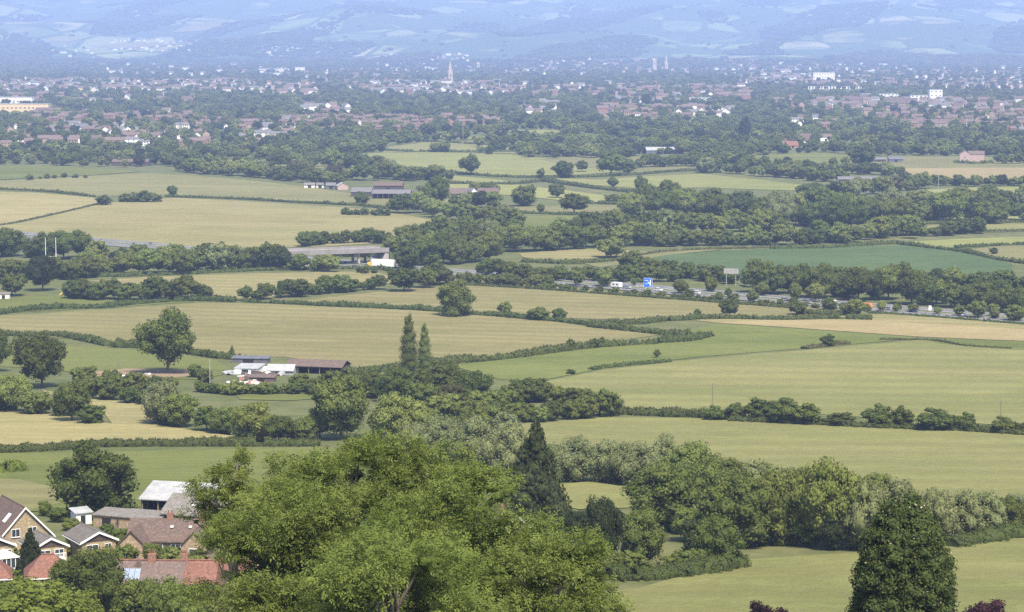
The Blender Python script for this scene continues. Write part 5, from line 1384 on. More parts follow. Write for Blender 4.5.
def gable_house(name, label, cat, pos, rz, W, L, H, R, wall, roof, front=(), side=(), chim=(), barge=None, clad=None, group=None, over=0.35, open_front=False, skylights=(), sc=1.0):
    """front gable at local -Y, ridge along Y, centred on the front wall foot"""
    e = empty(name, pos, rz); e.scale = (sc,) * 3
    if open_front:
        for x in (-W / 2, W / 2 - 0.2): MB().box(x, x + 0.2, 0, L, -0.4, H).obj('side_wall', M[wall], e)
        MB().box(-W / 2 + 0.2, W / 2 - 0.2, L - 0.2, L, -0.4, H).obj('back_wall', M[wall], e)
    else:
        MB().prism([(-W / 2, -0.8), (W / 2, -0.8), (W / 2, H), (0, H + R), (-W / 2, H)], 0, L).obj('walls', M[wall], e)
    sl = R / (W / 2); t = 0.2
    b = MB()
    b.prism([(-W / 2 - over, H - over * sl + 0.02), (0, H + R + 0.03), (W / 2 + over, H - over * sl + 0.02), (W / 2 + over, H - over * sl + t), (0, H + R + 0.05 + t), (-W / 2 - over, H - over * sl + t)], -over, L + over)
    r = b.obj('roof', M[roof], e)
    MB().tube((0, -over, H + R + 0.18), (0, L + over, H + R + 0.18), 0.14, 0.14, 6).obj('ridge_tiles', M[roof], r)
    if barge:
        for s in (-1, 1):
            g = MB(); x1 = s * (W / 2 + over + 0.05); z1 = H - over * sl - 0.08
            pr = [(0, H + R + 0.32), (0, H + R - 0.02), (x1, z1), (x1, z1 + 0.36)]
            g.prism(pr if s < 0 else pr[::-1], -over - 0.1, -over - 0.02); g.obj('bargeboard', M[barge], r)
            q = MB().box(min(x1, x1 + 0.1 * s), max(x1, x1 + 0.1 * s), -over, L + over, z1 - 0.02, z1 + 0.13).obj('gutter', M[barge], r)
    if clad:
        g = MB(); g.prism([(-W / 2 + 0.1, H + 0.02), (W / 2 - 0.1, H + 0.02), (0, H + R - 0.1)], -0.09, -0.01); g.obj('gable_cladding', M[clad], e)
    for (x, z, w, h) in front: win(e, x, -0.05, z, w, h)
    for (y, z, w, h) in side: win(e, W / 2 + 0.05, y, z, w, h, 'x')
    for (x, y) in chim:
        zr = H + R * (1 - abs(x) / (W / 2))
        c = MB().box(x - 0.35, x + 0.35, y - 0.5, y + 0.5, zr - 0.6, max(zr, H + R) + 1.1).obj('chimney', M['brick_red'], r)
        for k in (-0.22, 0.22): MB().tube((x, y + k, max(zr, H + R) + 1.1), (x, y + k, max(zr, H + R) + 1.5), 0.12, 0.1, 8).obj('chimney_pot', M['roof_red'], c)
    for (s, y, u, w, h) in skylights:      # slope side, along, fraction up the slope
        x0 = s * W / 2 * (1 - u); z0 = H + R * u + 0.28
        a = MB(); dx = -s * h * math.cos(math.atan(sl)) / 2; dz = h * math.sin(math.atan(sl)) / 2
        vs_ = [(x0 - dx, y - w / 2, z0 - dz), (x0 + dx, y - w / 2, z0 + dz), (x0 + dx, y + w / 2, z0 + dz), (x0 - dx, y + w / 2, z0 - dz)]
        vs_ += [(x, yy, z - 0.3) for x, yy, z in vs_]
        a.add(vs_, [(0, 1, 2, 3), (7, 6, 5, 4), (0, 4, 5, 1), (1, 5, 6, 2), (2, 6, 7, 3), (3, 7, 4, 0)]); a.obj('skylight', M['panel'] if w > 1.5 else M['white'], r)
    return tag(e, label, cat, group)

R32 = math.radians(30)
V_ = 'village houses'
# buff chalet house and its neighbours
hA = gable_house('chalet_house', 'buff brick chalet house with steep dark roof and white bargeboards at the left edge', 'house', at(26, 553), R32, 9.2, 12, 2.7, 4.9, 'brick_buff', 'roof_brown',
    front=((-1.7, 3.6, 1.3, 1.2), (1.2, 3.7, 1.3, 1.2), (-2.6, 1.2, 1.6, 1.2), (2.4, 1.2, 1.5, 1.2)), side=((3, 1.4, 1.4, 1.1),), chim=(), barge='white', group=V_, skylights=((-1, 3.4, 0.55, 1.4, 1.8),))
gable_house('split_level_house', 'low house with brown clad gable and white trim right of the dark conifer, grey roof', 'house', at(99, 559), R32, 5.9, 8.0, 3.0, 1.35, 'brick_buff', 'roof_grey',
    front=((-1.1, 1.9, 1.9, 1.1), (1.6, 1.9, 1.0, 1.1)), side=((3, 1.8, 1.6, 1.1),), barge='white', clad='clad', group=V_)
gable_house('split_level_house', 'low brown gabled house with white balcony just behind the dark conifer', 'house', at(51, 564), R32, 5.4, 7, 2.8, 1.3, 'brick_buff', 'roof_grey',
    front=((-1.0, 1.7, 1.8, 1.2), (1.4, 1.7, 1.4, 1.2)), barge='white', clad='clad', group=V_)
gable_house('split_level_house', 'low brown gabled house cut by the left picture edge', 'house', at(-4, 565), R32, 6.0, 7, 3.0, 1.4, 'brick_buff', 'roof_grey',
    front=((-1.0, 1.7, 2.0, 1.2), (1.7, 1.7, 1.6, 1.2)), side=((2, 1.7, 1.5, 1.2),), barge='white', clad='clad', group=V_)
def balcony(px, py, rz, w, label):
    e = empty('balcony', at(px, py), rz)
    MB().box(-w / 2, w / 2, -1.2, 0, 1.0, 1.15).obj('floor_slab', M['white'], e)
    for k in range(int(w / 0.22) + 1):
        x = -w / 2 + k * 0.22; MB().box(x - 0.03, x + 0.03, -1.2, -1.15, 1.15, 2.0).obj('baluster', M['white'], e)
    MB().box(-w / 2, w / 2, -1.24, -1.12, 2.0, 2.1).obj('handrail', M['white'], e)
    for x in (-w / 2 + 0.1, w / 2 - 0.1): MB().box(x - 0.07, x + 0.07, -1.2, -1.06, -0.5, 1.0).obj('post', M['white'], e)
    tag(e, label, 'balcony')
balcony(52, 565, R32, 4.0, 'white railed balcony under the brown gable')
def conservatory():
    e = empty('conservatory', at(9, 572), R32)
    MB().box(-1.8, 1.8, 0, 2.6, -0.3, 0.6).obj('base_wall', M['white'], e)
    for i in range(6):
        x = -1.8 + 3.6 * i / 5; MB().box(x - 0.05, x + 0.05, -0.05, 0.05, 0.6, 2.2).obj('mullion', M['white'], e)
    MB().box(-1.75, 1.75, 0.02, 0.04, 0.62, 2.18).obj('glazing', M['glass'], e)
    MB().prism([(-1.95, 2.2), (1.95, 2.2), (0, 3.3)], -0.15, 2.7).obj('roof', M['white'], e)
    tag(e, 'small white conservatory beside the left houses', 'conservatory')
conservatory()
def hip_house(name, label, pos, rz, L, D, H, R, wall, roof, ridge=0.4, group=None, chim=True):
    e = empty(name, pos, rz)
    MB().box(-L / 2, L / 2, 0, D, -0.8, H).obj('walls', M[wall], e)
    o = 0.4; x0, x1, y0, y1 = -L / 2 - o, L / 2 + o, -o, D + o; rl = L * ridge / 2; ym = D / 2
    r = MB().add([(x0, y0, H), (x1, y0, H), (x1, y1, H), (x0, y1, H), (-rl, ym, H + R), (rl, ym, H + R)], [(0, 1, 5, 4), (1, 2, 5), (2, 3, 4, 5), (3, 0, 4), (3, 2, 1, 0)]).obj('roof', M[roof], e)
    MB().tube((-rl, ym, H + R), (rl, ym, H + R), 0.15, 0.15, 6).obj('ridge_tiles', M[roof], r)
    MB().box(x0, x1, y0 - 0.1, y0, H - 0.12, H + 0.04).obj('gutter', M['white'], r)
    for x in (-L * 0.28, L * 0.22): win(e, x, -0.05, 1.4, 1.4, 1.1)
    if chim: MB().box(-0.4, 0.4, ym - 0.4, ym + 0.4, H + R - 0.5, H + R + 1.2).obj('chimney', M['brick_red'], r)
    return tag(e, label, 'house', group)
hip_house('hipped_house', 'orange red hipped roof house right of the dark conifer', at(49, 594), math.radians(12), 6.5, 6.5, 2.5, 2.9, 'brick_red', 'roof_red', 0.3, V_, False)
hip_house('hipped_house', 'terracotta roof corner at the lower left picture edge', at(-12, 596), math.radians(12), 6.5, 6.5, 2.5, 2.9, 'brick_red', 'roof_red', 0.3, V_, False)
# brown roofed U shaped house: main range plus two wings toward the camera
def u_house():
    p = at(165, 558); e = empty('brown_house', p, math.radians(-4))
    L, D, H, R = 13.0, 7.0, 2.7, 2.8
    w = MB(); w.prism([(-D / 2, -0.8), (D / 2, -0.8), (D / 2, H), (0, H + R), (-D / 2, H)], -L / 2, L / 2); w.v = [(y, -x + 4.5, z) for x, y, z in w.v]; w.obj('walls', M['brick_tan'], e)
    sl = R / (D / 2); b = MB(); o = 0.35
    b.prism([(-D / 2 - o, H - o * sl), (0, H + R + 0.04), (D / 2 + o, H - o * sl), (D / 2 + o, H - o * sl + 0.22), (0, H + R + 0.28), (-D / 2 - o, H - o * sl + 0.22)], -L / 2 - 0.3, L / 2 + 0.3)
    b.v = [(y, -x + 4.5, z) for x, y, z in b.v]; r = b.obj('roof', M['roof_brown'], e)
    for k, (xc, W, out, rz) in enumerate(((-5.0, 4.6, 3.6, -0.0), (5.4, 4.4, 3.4, 0.0))):
        RR = 2.2; g = MB(); g.prism([(xc - W / 2, -0.8), (xc + W / 2, -0.8), (xc + W / 2, H - 0.1), (xc, H + RR), (xc - W / 2, H - 0.1)], 1.0 - out, 3.5); g.obj('wing_wall', M['brick_tan'], e)
        s2 = RR / (W / 2); q = MB(); q.prism([(xc - W / 2 - o, H - o * s2 - 0.08), (xc, H + RR + 0.05), (xc + W / 2 + o, H - o * s2 - 0.08), (xc + W / 2 + o, H - o * s2 + 0.14), (xc, H + RR + 0.27), (xc - W / 2 - o, H - o * s2 + 0.14)], 1.0 - out - 0.3, 4.3); q.obj('wing_roof', M['roof_brown'], e)
        win(e, xc, 1.0 - out - 0.05, 1.5, 1.6, 1.2)
    for x in (-1.4, 1.6): win(e, x, 0.95, 1.5, 1.5, 1.2)
    MB().box(-0.2, 0.75, 0.9, 1.02, -0.3, 2.1).obj('door', M['darkwood'], e)
    for x in (0.0, 5.6):
        c = MB().box(x - 0.5, x + 0.5, 4.1, 4.9, H + R - 0.5, H + R + 1.2).obj('chimney', M['brick_red'], r)
        for k in (-0.25, 0.25): MB().tube((x + k, 4.5, H + R + 1.2), (x + k, 4.5, H + R + 1.65), 0.13, 0.1, 8).obj('chimney_pot', M['roof_red'], c)
    for x in (0.4, 3.5): MB().box(x, x + 0.5, 2.6, 3.1, 4.55, 4.85).obj('skylight', M['white'], r)
    tag(e, 'brown tiled house with tan gabled wings and two red chimneys', 'house', V_)
u_house()
# red terrace
def terrace(px, py, L, roof, label, chim, panel=None, dormer=None):
    e = empty('terrace_house', at(px, py), math.radians(-3)); D, H, R = 6.5, 3.4, 2.7
    w = MB(); w.prism([(-D / 2, -0.8), (D / 2, -0.8), (D / 2, H), (0, H + R), (-D / 2, H)], -L / 2, L / 2); w.v = [(y, -x, z) for x, y, z in w.v]; w.obj('walls', M['brick_red'], e)
    sl = R / (D / 2); b = MB(); o = 0.35
    b.prism([(-D / 2 - o, H - o * sl), (0, H + R + 0.04), (D / 2 + o, H - o * sl), (D / 2 + o, H - o * sl + 0.22), (0, H + R + 0.28), (-D / 2 - o, H - o * sl + 0.22)], -L / 2 - 0.1, L / 2 + 0.1)
    b.v = [(y, -x, z) for x, y, z in b.v]; r = b.obj('roof', M[roof], e)
    MB().tube((-L / 2, 0, H + R + 0.3), (L / 2, 0, H + R + 0.3), 0.16, 0.16, 6).obj('ridge_tiles', M['roof_red'], r)
    for x in chim:
        c = MB().box(x - 0.55, x + 0.55, -0.4, 0.4, H + R - 0.4, H + R + 1.3).obj('chimney', M['brick_red'], r)
        for k in (-0.3, 0.0, 0.3): MB().tube((x + k, 0, H + R + 1.3), (x + k, 0, H + R + 1.75), 0.13, 0.1, 8).obj('chimney_pot', M['roof_red'], c)
    if panel is not None:
        for i in range(3):
            a = MB(); x0 = panel + i * 0.85; pts = []
            for yy in (-2.7, -1.2): pts += [(x0, yy, H + R * (1 + yy / (D / 2)) + 0.30), (x0 + 0.78, yy, H + R * (1 + yy / (D / 2)) + 0.30)]
            vs_ = [pts[0], pts[1], pts[3], pts[2]]; vs_ += [(x, y, z - 0.12) for x, y, z in vs_]
            a.add(vs_, [(0, 1, 2, 3), (7, 6, 5, 4), (0, 4, 5, 1), (1, 5, 6, 2), (2, 6, 7, 3), (3, 7, 4, 0)]); a.obj('solar_panel', M['panel'], r)
    if dormer is not None:
        g = MB(); g.prism([(dormer - 0.9, H + 1.6), (dormer + 0.9, H + 1.6), (dormer, H + R + 0.6)], -1.0, 0.2); g.obj('dormer', M[roof], r)
    for k in np.arange(-L / 2 + 1.5, L / 2 - 1, 2.6): win(e, float(k), -D / 2 - 0.05, 2.2, 1.2, 1.1)
    return tag(e, label, 'house', V_)
terrace(151, 603, 10.4, 'roof_rust', 'rust red terrace house with blue solar panels on its roof', (0.3,), -3.6, -1.6)
terrace(200, 603, 5.6, 'roof_red', 'brighter orange roofed terrace house at the right end of the row', (-2.2,))
# houses glimpsed through the ash trees
gable_house('brick_house', 'red brick house with white windows glimpsed through the feathery ash', 'house', at(441, 590), math.radians(18), 6.5, 9, 4.6, 2.6, 'brick_red', 'roof_rust', front=((-1.5, 3.6, 0.9, 1.5), (0.6, 3.6, 0.9, 1.5), (-1.5, 1.2, 1.2, 1.4)), chim=((0, 5),), barge='white', group=V_)
gable_house('brick_house', 'brown roofed house with white gable trim just above the ash trees', 'house', at(516, 545), math.radians(25), 5.2, 9, 2.6, 2.4, 'brick_tan', 'roof_brown', front=((0, 1.6, 1.2, 1.1),), chim=((0, 6),), barge='white', group=V_)
gable_house('brick_house', 'tan cottage showing between leaves at the right of the ash trees', 'house', at(540, 592), math.radians(60), 6, 8, 2.6, 2.4, 'brick_tan', 'roof_rust', front=((0, 1.4, 1.2, 1.2),), side=((2, 1.4, 1.2, 1.2),), chim=((0, 2),), group=V_)
gable_house('brick_house', 'brick house hidden low behind the tallest ash', 'house', at(318, 575), math.radians(70), 7, 10, 3.4, 2.8, 'brick_red', 'roof_brown', front=((0, 1.6, 1.4, 1.2),), side=((3, 1.6, 1.6, 1.2), (7, 1.6, 1.6, 1.2)), chim=((0, 5),), group=V_)
gable_house('brick_house', 'orange brick cottage hidden behind the left ash branches', 'house', at(262, 592), math.radians(40), 6.5, 8, 3.2, 2.5, 'brick_buff', 'roof_red', front=((-1, 1.6, 1.2, 1.2), (1.2, 1.6, 1.0, 1.2)), side=((3, 1.6, 1.2, 1.2),), chim=((0, 4),), group=V_)
# barns behind the village
def barn(name, label, px, py, rz, L, D, H, R, wall, roof, open_front=False, group=None, posts=0):
    """long barn, ridge along local X, front at -Y"""
    e = empty(name, at(px, py), rz)
    if open_front:
        MB().box(-L / 2, L / 2, D - 0.2, D, -0.4, H).obj('back_wall', M[wall], e)
        for x in (-L / 2, L / 2 - 0.2): MB().box(x, x + 0.2, 0.2, D - 0.2, -0.4, H).obj('side_wall', M[wall], e)
        for k in range(posts): 
            x = -L / 2 + 0.3 + (L - 0.6) * k / max(1, posts - 1); MB().box(x - 0.12, x + 0.12, 0.0, 0.24, -0.4, H).obj('post', M['wood'], e)
    else:
        w = MB(); w.prism([(-D / 2, -0.6), (D / 2, -0.6), (D / 2, H), (0, H + R), (-D / 2, H)], -L / 2, L / 2); w.v = [(y, D / 2 - x, z) for x, y, z in w.v]; w.obj('walls', M[wall], e)
        MB().box(-1.5, 1.5, -0.06, 0.02, -0.4, min(H - 0.3, 2.8)).obj('door', M['dark'], e)
    b = MB(); sl = R / (D / 2); o = 0.5
    b.prism([(-D / 2 - o, H - o * sl + 0.02), (0, H + R + 0.05), (D / 2 + o, H - o * sl + 0.02), (D / 2 + o, H - o * sl + 0.2), (0, H + R + 0.25), (-D / 2 - o, H - o * sl + 0.2)], -L / 2 - 0.3, L / 2 + 0.3)
    b.v = [(y, D / 2 - x, z) for x, y, z in b.v]; b.obj('roof', M[roof], e)
    return tag(e, label, 'barn', group)
FB = 'farm buildings'
barn('dutch_barn', 'open sided barn with big pale sheet roof beside the huge dark tree', 174, 517, math.radians(-14), 13.5, 14, 3.2, 2.0, 'darkwood', 'roof_asb', True, posts=5)
bI = barn('stock_barn', 'grey roofed barn right of the pale open barn', 190, 530, math.radians(-22), 11.5, 9, 2.8, 2.6, 'darkwood', 'roof_barn')
MB().box(-0.6, 0.6, 1.6, 2.6, 4.1, 4.35).obj('skylight', M['white'], bI)
def flat_shed(name, label, px, py, rz, L, D, H, wall, roof, cat='shed'):
    e = empty(name, at(px, py), rz)
    MB().box(-L / 2, L / 2, 0, D, -0.5, H).obj('walls', M[wall], e)
    MB().add([(-L / 2 - .3, -.3, H + 0.03), (L / 2 + .3, -.3, H + .03), (L / 2 + .3, D + .3, H + .5), (-L / 2 - .3, D + .3, H + .5), (-L / 2 - .3, -.3, H + 0.18), (L / 2 + .3, -.3, H + .18), (L / 2 + .3, D + .3, H + .65), (-L / 2 - .3, D + .3, H + .65)],
             [(0, 3, 2, 1), (4, 5, 6, 7), (0, 1, 5, 4), (1, 2, 6, 5), (2, 3, 7, 6), (3, 0, 4, 7)]).obj('roof', M[roof], e)
    MB().box(-L * 0.2, L * 0.1, -0.05, 0.0, -0.3, H * 0.8).obj('door', M['dark'], e)
    return tag(e, label, cat)
flat_shed('garden_shed', 'small white shed behind the brown gabled house', 84, 524, R32, 3.0, 3, 2.0, 'white', 'roof_asb')
flat_shed('farm_shed', 'tan walled low shed with pale flat roof below the huge tree', 108, 527, math.radians(-20), 6.0, 4.5, 2.0, 'brick_tan', 'roof_barn')
flat_shed('farm_shed', 'low grey roofed shed in front of the open barn', 138, 529, math.radians(-20), 8.0, 5, 1.9, 'brick_tan', 'roof_barn')
# farmyard in the middle of the vale
barn('long_shed', 'long brown roofed shed beside the white farmyard', 314, 374, math.radians(-14), 20, 9, 2.6, 1.6, 'darkwood', 'shed_brown', True, posts=6)
flat_shed('farm_shed', 'white roofed shed at the left of the farmyard', 246, 374, math.radians(-10), 8, 9, 1.8, 'white', 'roof_asb')
flat_shed('farm_shed', 'dark blue grey lean to behind the white farmyard shed', 250, 363, math.radians(-6), 13, 4, 1.5, 'bluesheet', 'bluesheet')
barn('polytunnel', 'pale rounded shed at the right of the farmyard', 280, 375, math.radians(-6), 9, 6, 1.6, 1.5, 'roof_asb', 'roof_asb')
flat_shed('farm_shed', 'low brown shed at the front of the farmyard', 262, 382, math.radians(-6), 8, 4, 1.4, 'shed_brown', 'shed_brown')
def rubble(px, py, label, n=26, spread=7.0, seed=1):
    rg = np.random.default_rng(seed); e = empty('rubble_heap', at(px, py), 0)
    for i in range(n):
        v = ICO2[0] * (1 + rg.normal(0, 0.18, (42, 1))) * rg.uniform(0.3, 0.9) * np.array([1.3, 1, 0.7])
        o = link('lump', mesh_np('lump', v, [ICO2[1]], M[('rubble', 'rubble', 'white', 'brick_red')[i % 4]]), e)
        o.location = (rg.normal(0, spread * 0.5), rg.normal(0, spread * 0.3), 0.3)
    tag(e, label, 'rubble')
rubble(243, 384, 'heap of white and red rubble in the farmyard')
rubble(118, 376, 'scattered rubble on the brown bank below the big oak', 20, 10, 5)
def scrap(px, py, label, n, seed, mats):
    rg = np.random.default_rng(seed); e = empty('scrap_pile', at(px, py), rg.uniform(-.4, .4))
    for i in range(n):
        w, d_, h = rg.uniform(1.2, 4.2), rg.uniform(0.8, 2.4), rg.uniform(0.25, 1.5)
        b = MB().box(-w / 2, w / 2, -d_ / 2, d_ / 2, 0, h); b.v = [(x + rg.normal(0, .12), y + rg.normal(0, .12), z + rg.normal(0, .1)) for x, y, z in b.v]
        o = b.obj('sheet', M[mats[i % len(mats)]], e); o.location = (rg.normal(0, 4.5), rg.normal(0, 2.2), rg.uniform(0, 0.4)); o.rotation_euler = (rg.normal(0, .15), rg.normal(0, .2), rg.uniform(-.6, .6))
    tag(e, label, 'scrap')
scrap(236, 374, 'jumbled white sheets and tanks at the left of the farmyard', 12, 4, ('white', 'roof_asb', 'white', 'bluesheet'))
scrap(270, 375, 'grey and rusty scrap heap in the middle of the farmyard', 12, 9, ('roof_asb', 'brick_red', 'shed_brown', 'white'))
scrap(254, 380, 'brick red clutter along the front of the farmyard', 9, 12, ('brick_red', 'rubble', 'shed_brown'))
scrap(75, 290, 'garden clutter beside the yellow slide', 5, 21, ('offwhite', 'bluesheet', 'roof_asb'))
# farm in the far middle
barn('cattle_barn', 'long dark fronted cattle barn with grey roof in the far farm', 391, 199, math.radians(-4), 30, 14, 4.2, 2.6, 'darkwood', 'roof_slate', True, FB, 8)
barn('cattle_barn', 'grey roofed barn at the left of the long cattle barn', 361, 197, math.radians(-4), 16, 14, 4.0, 3.0, 'darkwood', 'roof_slate', False, FB)
gable_house('gabled_shed', 'pale pink gabled shed left of the far barns', 'shed', at(343, 190), math.radians(10), 9, 12, 3.4, 2.4, 'pink', 'roof_asb', group=FB)
barn('dark_shed', 'dark shed between the white shed and the pink gabled shed', 331, 189, 0.1, 8, 8, 3, 2, 'bluesheet', 'roof_slate', False, FB)
barn('white_shed', 'low white shed at the left end of the far farm', 309.5, 188, 0.05, 9, 7, 2.8, 1.4, 'offwhite', 'roof_barn', False, FB)
barn('farm_house', 'brick walled farm building with grey roof behind the tall farm tree', 427, 197, -0.05, 16, 11, 3.6, 4.0, 'brick_red', 'roof_slate', False, FB)
barn('farm_house', 'brown roofed farm building right of the tall farm tree', 458, 198, -0.05, 14, 11, 3.6, 3.8, 'brick_tan', 'shed_brown', False, FB)
gable_house('farm_cottage', 'white gabled cottage in the far farm', 'house', at(474, 196), math.radians(25), 7, 8, 3.2, 3.0, 'white', 'roof_slate', front=((0, 1.5, 1.4, 1.2),), group=FB)
barn('farm_cottage', 'long low dark roofed cottage right of the white gable', 488, 195, -0.05, 17, 7, 2.8, 2.6, 'brick_tan', 'roof_brown', False, FB)
barn('cattle_barn', 'second grey barn range behind the long cattle barn', 388, 191, -0.05, 24, 12, 4.4, 2.6, 'darkwood', 'roof_brown', False, FB)
barn('dark_shed', 'small dark shed at the right end of the long cattle barn', 413, 198, 0.2, 7, 8, 3.2, 2.0, 'darkwood', 'roof_slate', False, FB)
barn('white_shed', 'small pale shed between the dark shed and the white shed', 320, 188, 0.1, 6, 6, 2.8, 1.4, 'offwhite', 'roof_slate', False, FB)
barn('modern_barn', 'pale metal roofed sheds below the far suburb', 665, 154, 0.05, 40, 20, 4, 3, 'bluesheet', 'roof_asb')
barn('purple_barn', 'dark purplish barn at the suburb edge on the left', 130, 166, -0.05, 36, 12, 4, 2.5, 'darkwood', 'roof_brown')
barn('field_shed', 'dark shed in the meadow left of the pink brick house', 879, 162, 0.0, 14, 8, 2.6, 1.6, 'darkwood', 'roof_slate')
barn('field_shed', 'blue grey shed in the meadow nearest the pink brick house', 896, 162.5, 0.0, 14, 9, 3.4, 2.2, 'bluesheet', 'bluesheet')
barn('stable_block', 'long grey roofed stable block above the central wood', 858, 183, 0.0, 34, 9, 3.2, 2.0, 'white', 'roof_slate', True, None, 5)
gable_house('brick_villa', 'pink brick house behind a clipped hedge in the far meadow', 'house', at(965, 161.5), math.radians(-8), 11, 12, 7.5, 3.6, 'pink', 'roof_rust', front=((-2, 1.6, 1.4, 1.4), (2, 1.6, 1.4, 1.4), (0, 4.4, 1.4, 1.4)), chim=((0, 5),))
gable_house('brick_villa', 'pale wing of the pink brick house in the far meadow', 'house', at(984, 161.5), math.radians(80), 10, 16, 7.5, 3.0, 'pink', 'roof_rust', side=((3, 2, 1.4, 1.4), (8, 2, 1.4, 1.4)), chim=((0, 8),))
barn('far_cottage', 'white and red roofed villa among the suburb trees on the right', 826, 141, 0.2, 16, 9, 5, 3.5, 'white', 'roof_rust')
barn('far_cottage', 'rose roofed house at the edge of the far meadow', 793, 148, 0.3, 14, 9, 3, 4.5, 'brick_tan', 'roof_red')
# larger blocks in the town
def block(name, label, px, py, L, D, H, wall, rz=0.0, storeys=3, roof='roof_asb', cat='building'):
    e = empty(name, at(px, py), rz)
    MB().box(-L / 2, L / 2, 0, D, -2, H).obj('walls', M[wall], e)
    MB().box(-L / 2 - 0.3, L / 2 + 0.3, -0.3, D + 0.3, H + 0.02, H + 0.8).obj('roof', M[roof], e)
    n = max(3, int(L / 7)); wm = MB().box(-1.7, 1.7, -0.08, 0.05, -0.9, 0.9).mesh('window', M['glass'])
    for s in range(storeys):
        for k in range(n):
            w = link('window', wm, e); w.location = (-L / 2 + L * (k + 0.5) / n, 0, H * (s + 0.55) / storeys)
    return tag(e, label, cat)
block('office_block', 'long sandy office block with a band of windows at the left edge', 12, 112.5, 124, 24, 14, 'sand', -0.05, 1, 'roof_asb')
block('office_block', 'upper pale storey block behind the sandy office block', 8, 106, 90, 20, 16, 'offwhite', -0.05, 1, 'roof_asb')
for x_, y_, l_, h_, q_ in ((866, 100, 20, 12, 'small white office block at the left of the white group'), (889, 100, 38, 12, 'white office block in the middle of the white group'),
        (919, 101, 34, 11, 'low white office block left of the stepped one'), (936, 101, 26, 22, 'tallest stepped white office block'), (824, 82, 60, 26, 'big pale flat roofed block on the right skyline of the town'),
        (835, 89, 130, 6, 'very long low pale warehouse'), (274, 72, 110, 12, 'long low white warehouse left of the spire'), (300, 73, 34, 20, 'white tower block left of the spire'), (700, 103, 40, 10, 'cream flat roofed block among the red roofs')):
    block('office_block', q_, x_, y_, l_, 16, h_, 'white' if 860 < x_ < 945 else 'offwhite', 0.05, 3)
def spire(px, py, hpx, wpx, label, tower=0.42, name='church'):
    p = at(px, py); s = scale_at(p); h = hpx / s; w = wpx / s; e = empty(name, p, 0.3)
    MB().box(-w / 2, w / 2, -w / 2, w / 2, -3, h * tower).obj('tower', M['stone'], e)
    z0 = h * tower; r = w * 0.52
    if tower < 0.9:
        b = MB(); vs_ = [(r * math.cos(a * math.pi / 4 + .39), r * math.sin(a * math.pi / 4 + .39), z0 + 0.02) for a in range(8)] + [(0, 0, h)]
        b.add(vs_, [(i, (i + 1) % 8, 8) for i in range(8)] + [tuple(range(7, -1, -1))]); b.obj('spire', M['stone'], e)
    for sx in (-1, 1):
        for sy in (-1, 1):
            b = MB(); q = w * 0.12; b.add([(-q, -q, 0), (q, -q, 0), (q, q, 0), (-q, q, 0), (0, 0, h * 0.12)], [(0, 1, 4), (1, 2, 4), (2, 3, 4), (3, 0, 4), (3, 2, 1, 0)])
            o = b.obj('pinnacle', M['stone'], e); o.location = (sx * w * 0.4, sy * w * 0.4, z0 + 0.01)
    n = MB(); L = w * 2.6; n.prism([(-w * 0.6, -3), (w * 0.6, -3), (w * 0.6, h * 0.14), (0, h * 0.24), (-w * 0.6, h * 0.14)], w / 2, w / 2 + L); n.obj('nave', M['stone'], e)
    for k in (-1, 1): MB().box(-w * 0.1, w * 0.1, k * w / 2 - 0.1, k * w / 2 + 0.1, h * tower * 0.6, h * tower * 0.85).obj('belfry_window', M['dark'], e)
    return tag(e, label, 'church')
spire(450, 83, 24, 4.6, 'pale stone church with a thin pointed spire above the town')
spire(654, 72, 14, 3.8, 'square pinnacled church tower, left of the hazy pair', 0.85)
spire(666, 71, 18, 3.2, 'slender church spire, right of the hazy pair', 0.4)
spire(478, 70, 8, 3.0, 'short distant church tower right of the thin spire', 0.8)
# garden play things
def slide():
    e = empty('play_slide', at(63, 295), 0.5)
    for y in (-0.4, 0.4):
        MB().tube((1.2, y, 0), (1.0, y, 2.6), 0.06, 0.06, 6).obj('leg', M['orange'], e)
    b = MB(); b.add([(-1.8, -0.5, 0.2), (-1.8, 0.5, 0.2), (1.1, 0.5, 2.2), (1.1, -0.5, 2.2), (-1.8, -0.5, 0.0), (-1.8, 0.5, 0.0), (1.1, 0.5, 2.0), (1.1, -0.5, 2.0)], [(0, 1, 2, 3)[::-1], (4, 5, 6, 7), (0, 4, 5, 1)[::-1], (1, 5, 6, 2)[::-1], (2, 6, 7, 3)[::-1], (3, 7, 4, 0)[::-1]]); b.obj('chute', M['yellow'], e)
    for y in (-0.55, 0.5): MB().box(-1.8, 1.1, y, y + 0.05, 0, 0.2).obj('side_rail', M['yellow'], e).rotation_euler = (0, -math.atan2(2, 2.9), 0)
    for k in range(4): MB().box(1.05, 1.2, -0.4, 0.4, 0.5 + 0.5 * k, 0.58 + 0.5 * k).obj('rung', M['orange'], e)
    tag(e, 'yellow play slide in the garden meadow', 'slide')
slide()
flat_shed('garden_shed', 'small pale garden shed at the left edge by the meadow', 4, 299, 0.1, 5, 3.5, 2.2, 'offwhite', 'roof_barn')

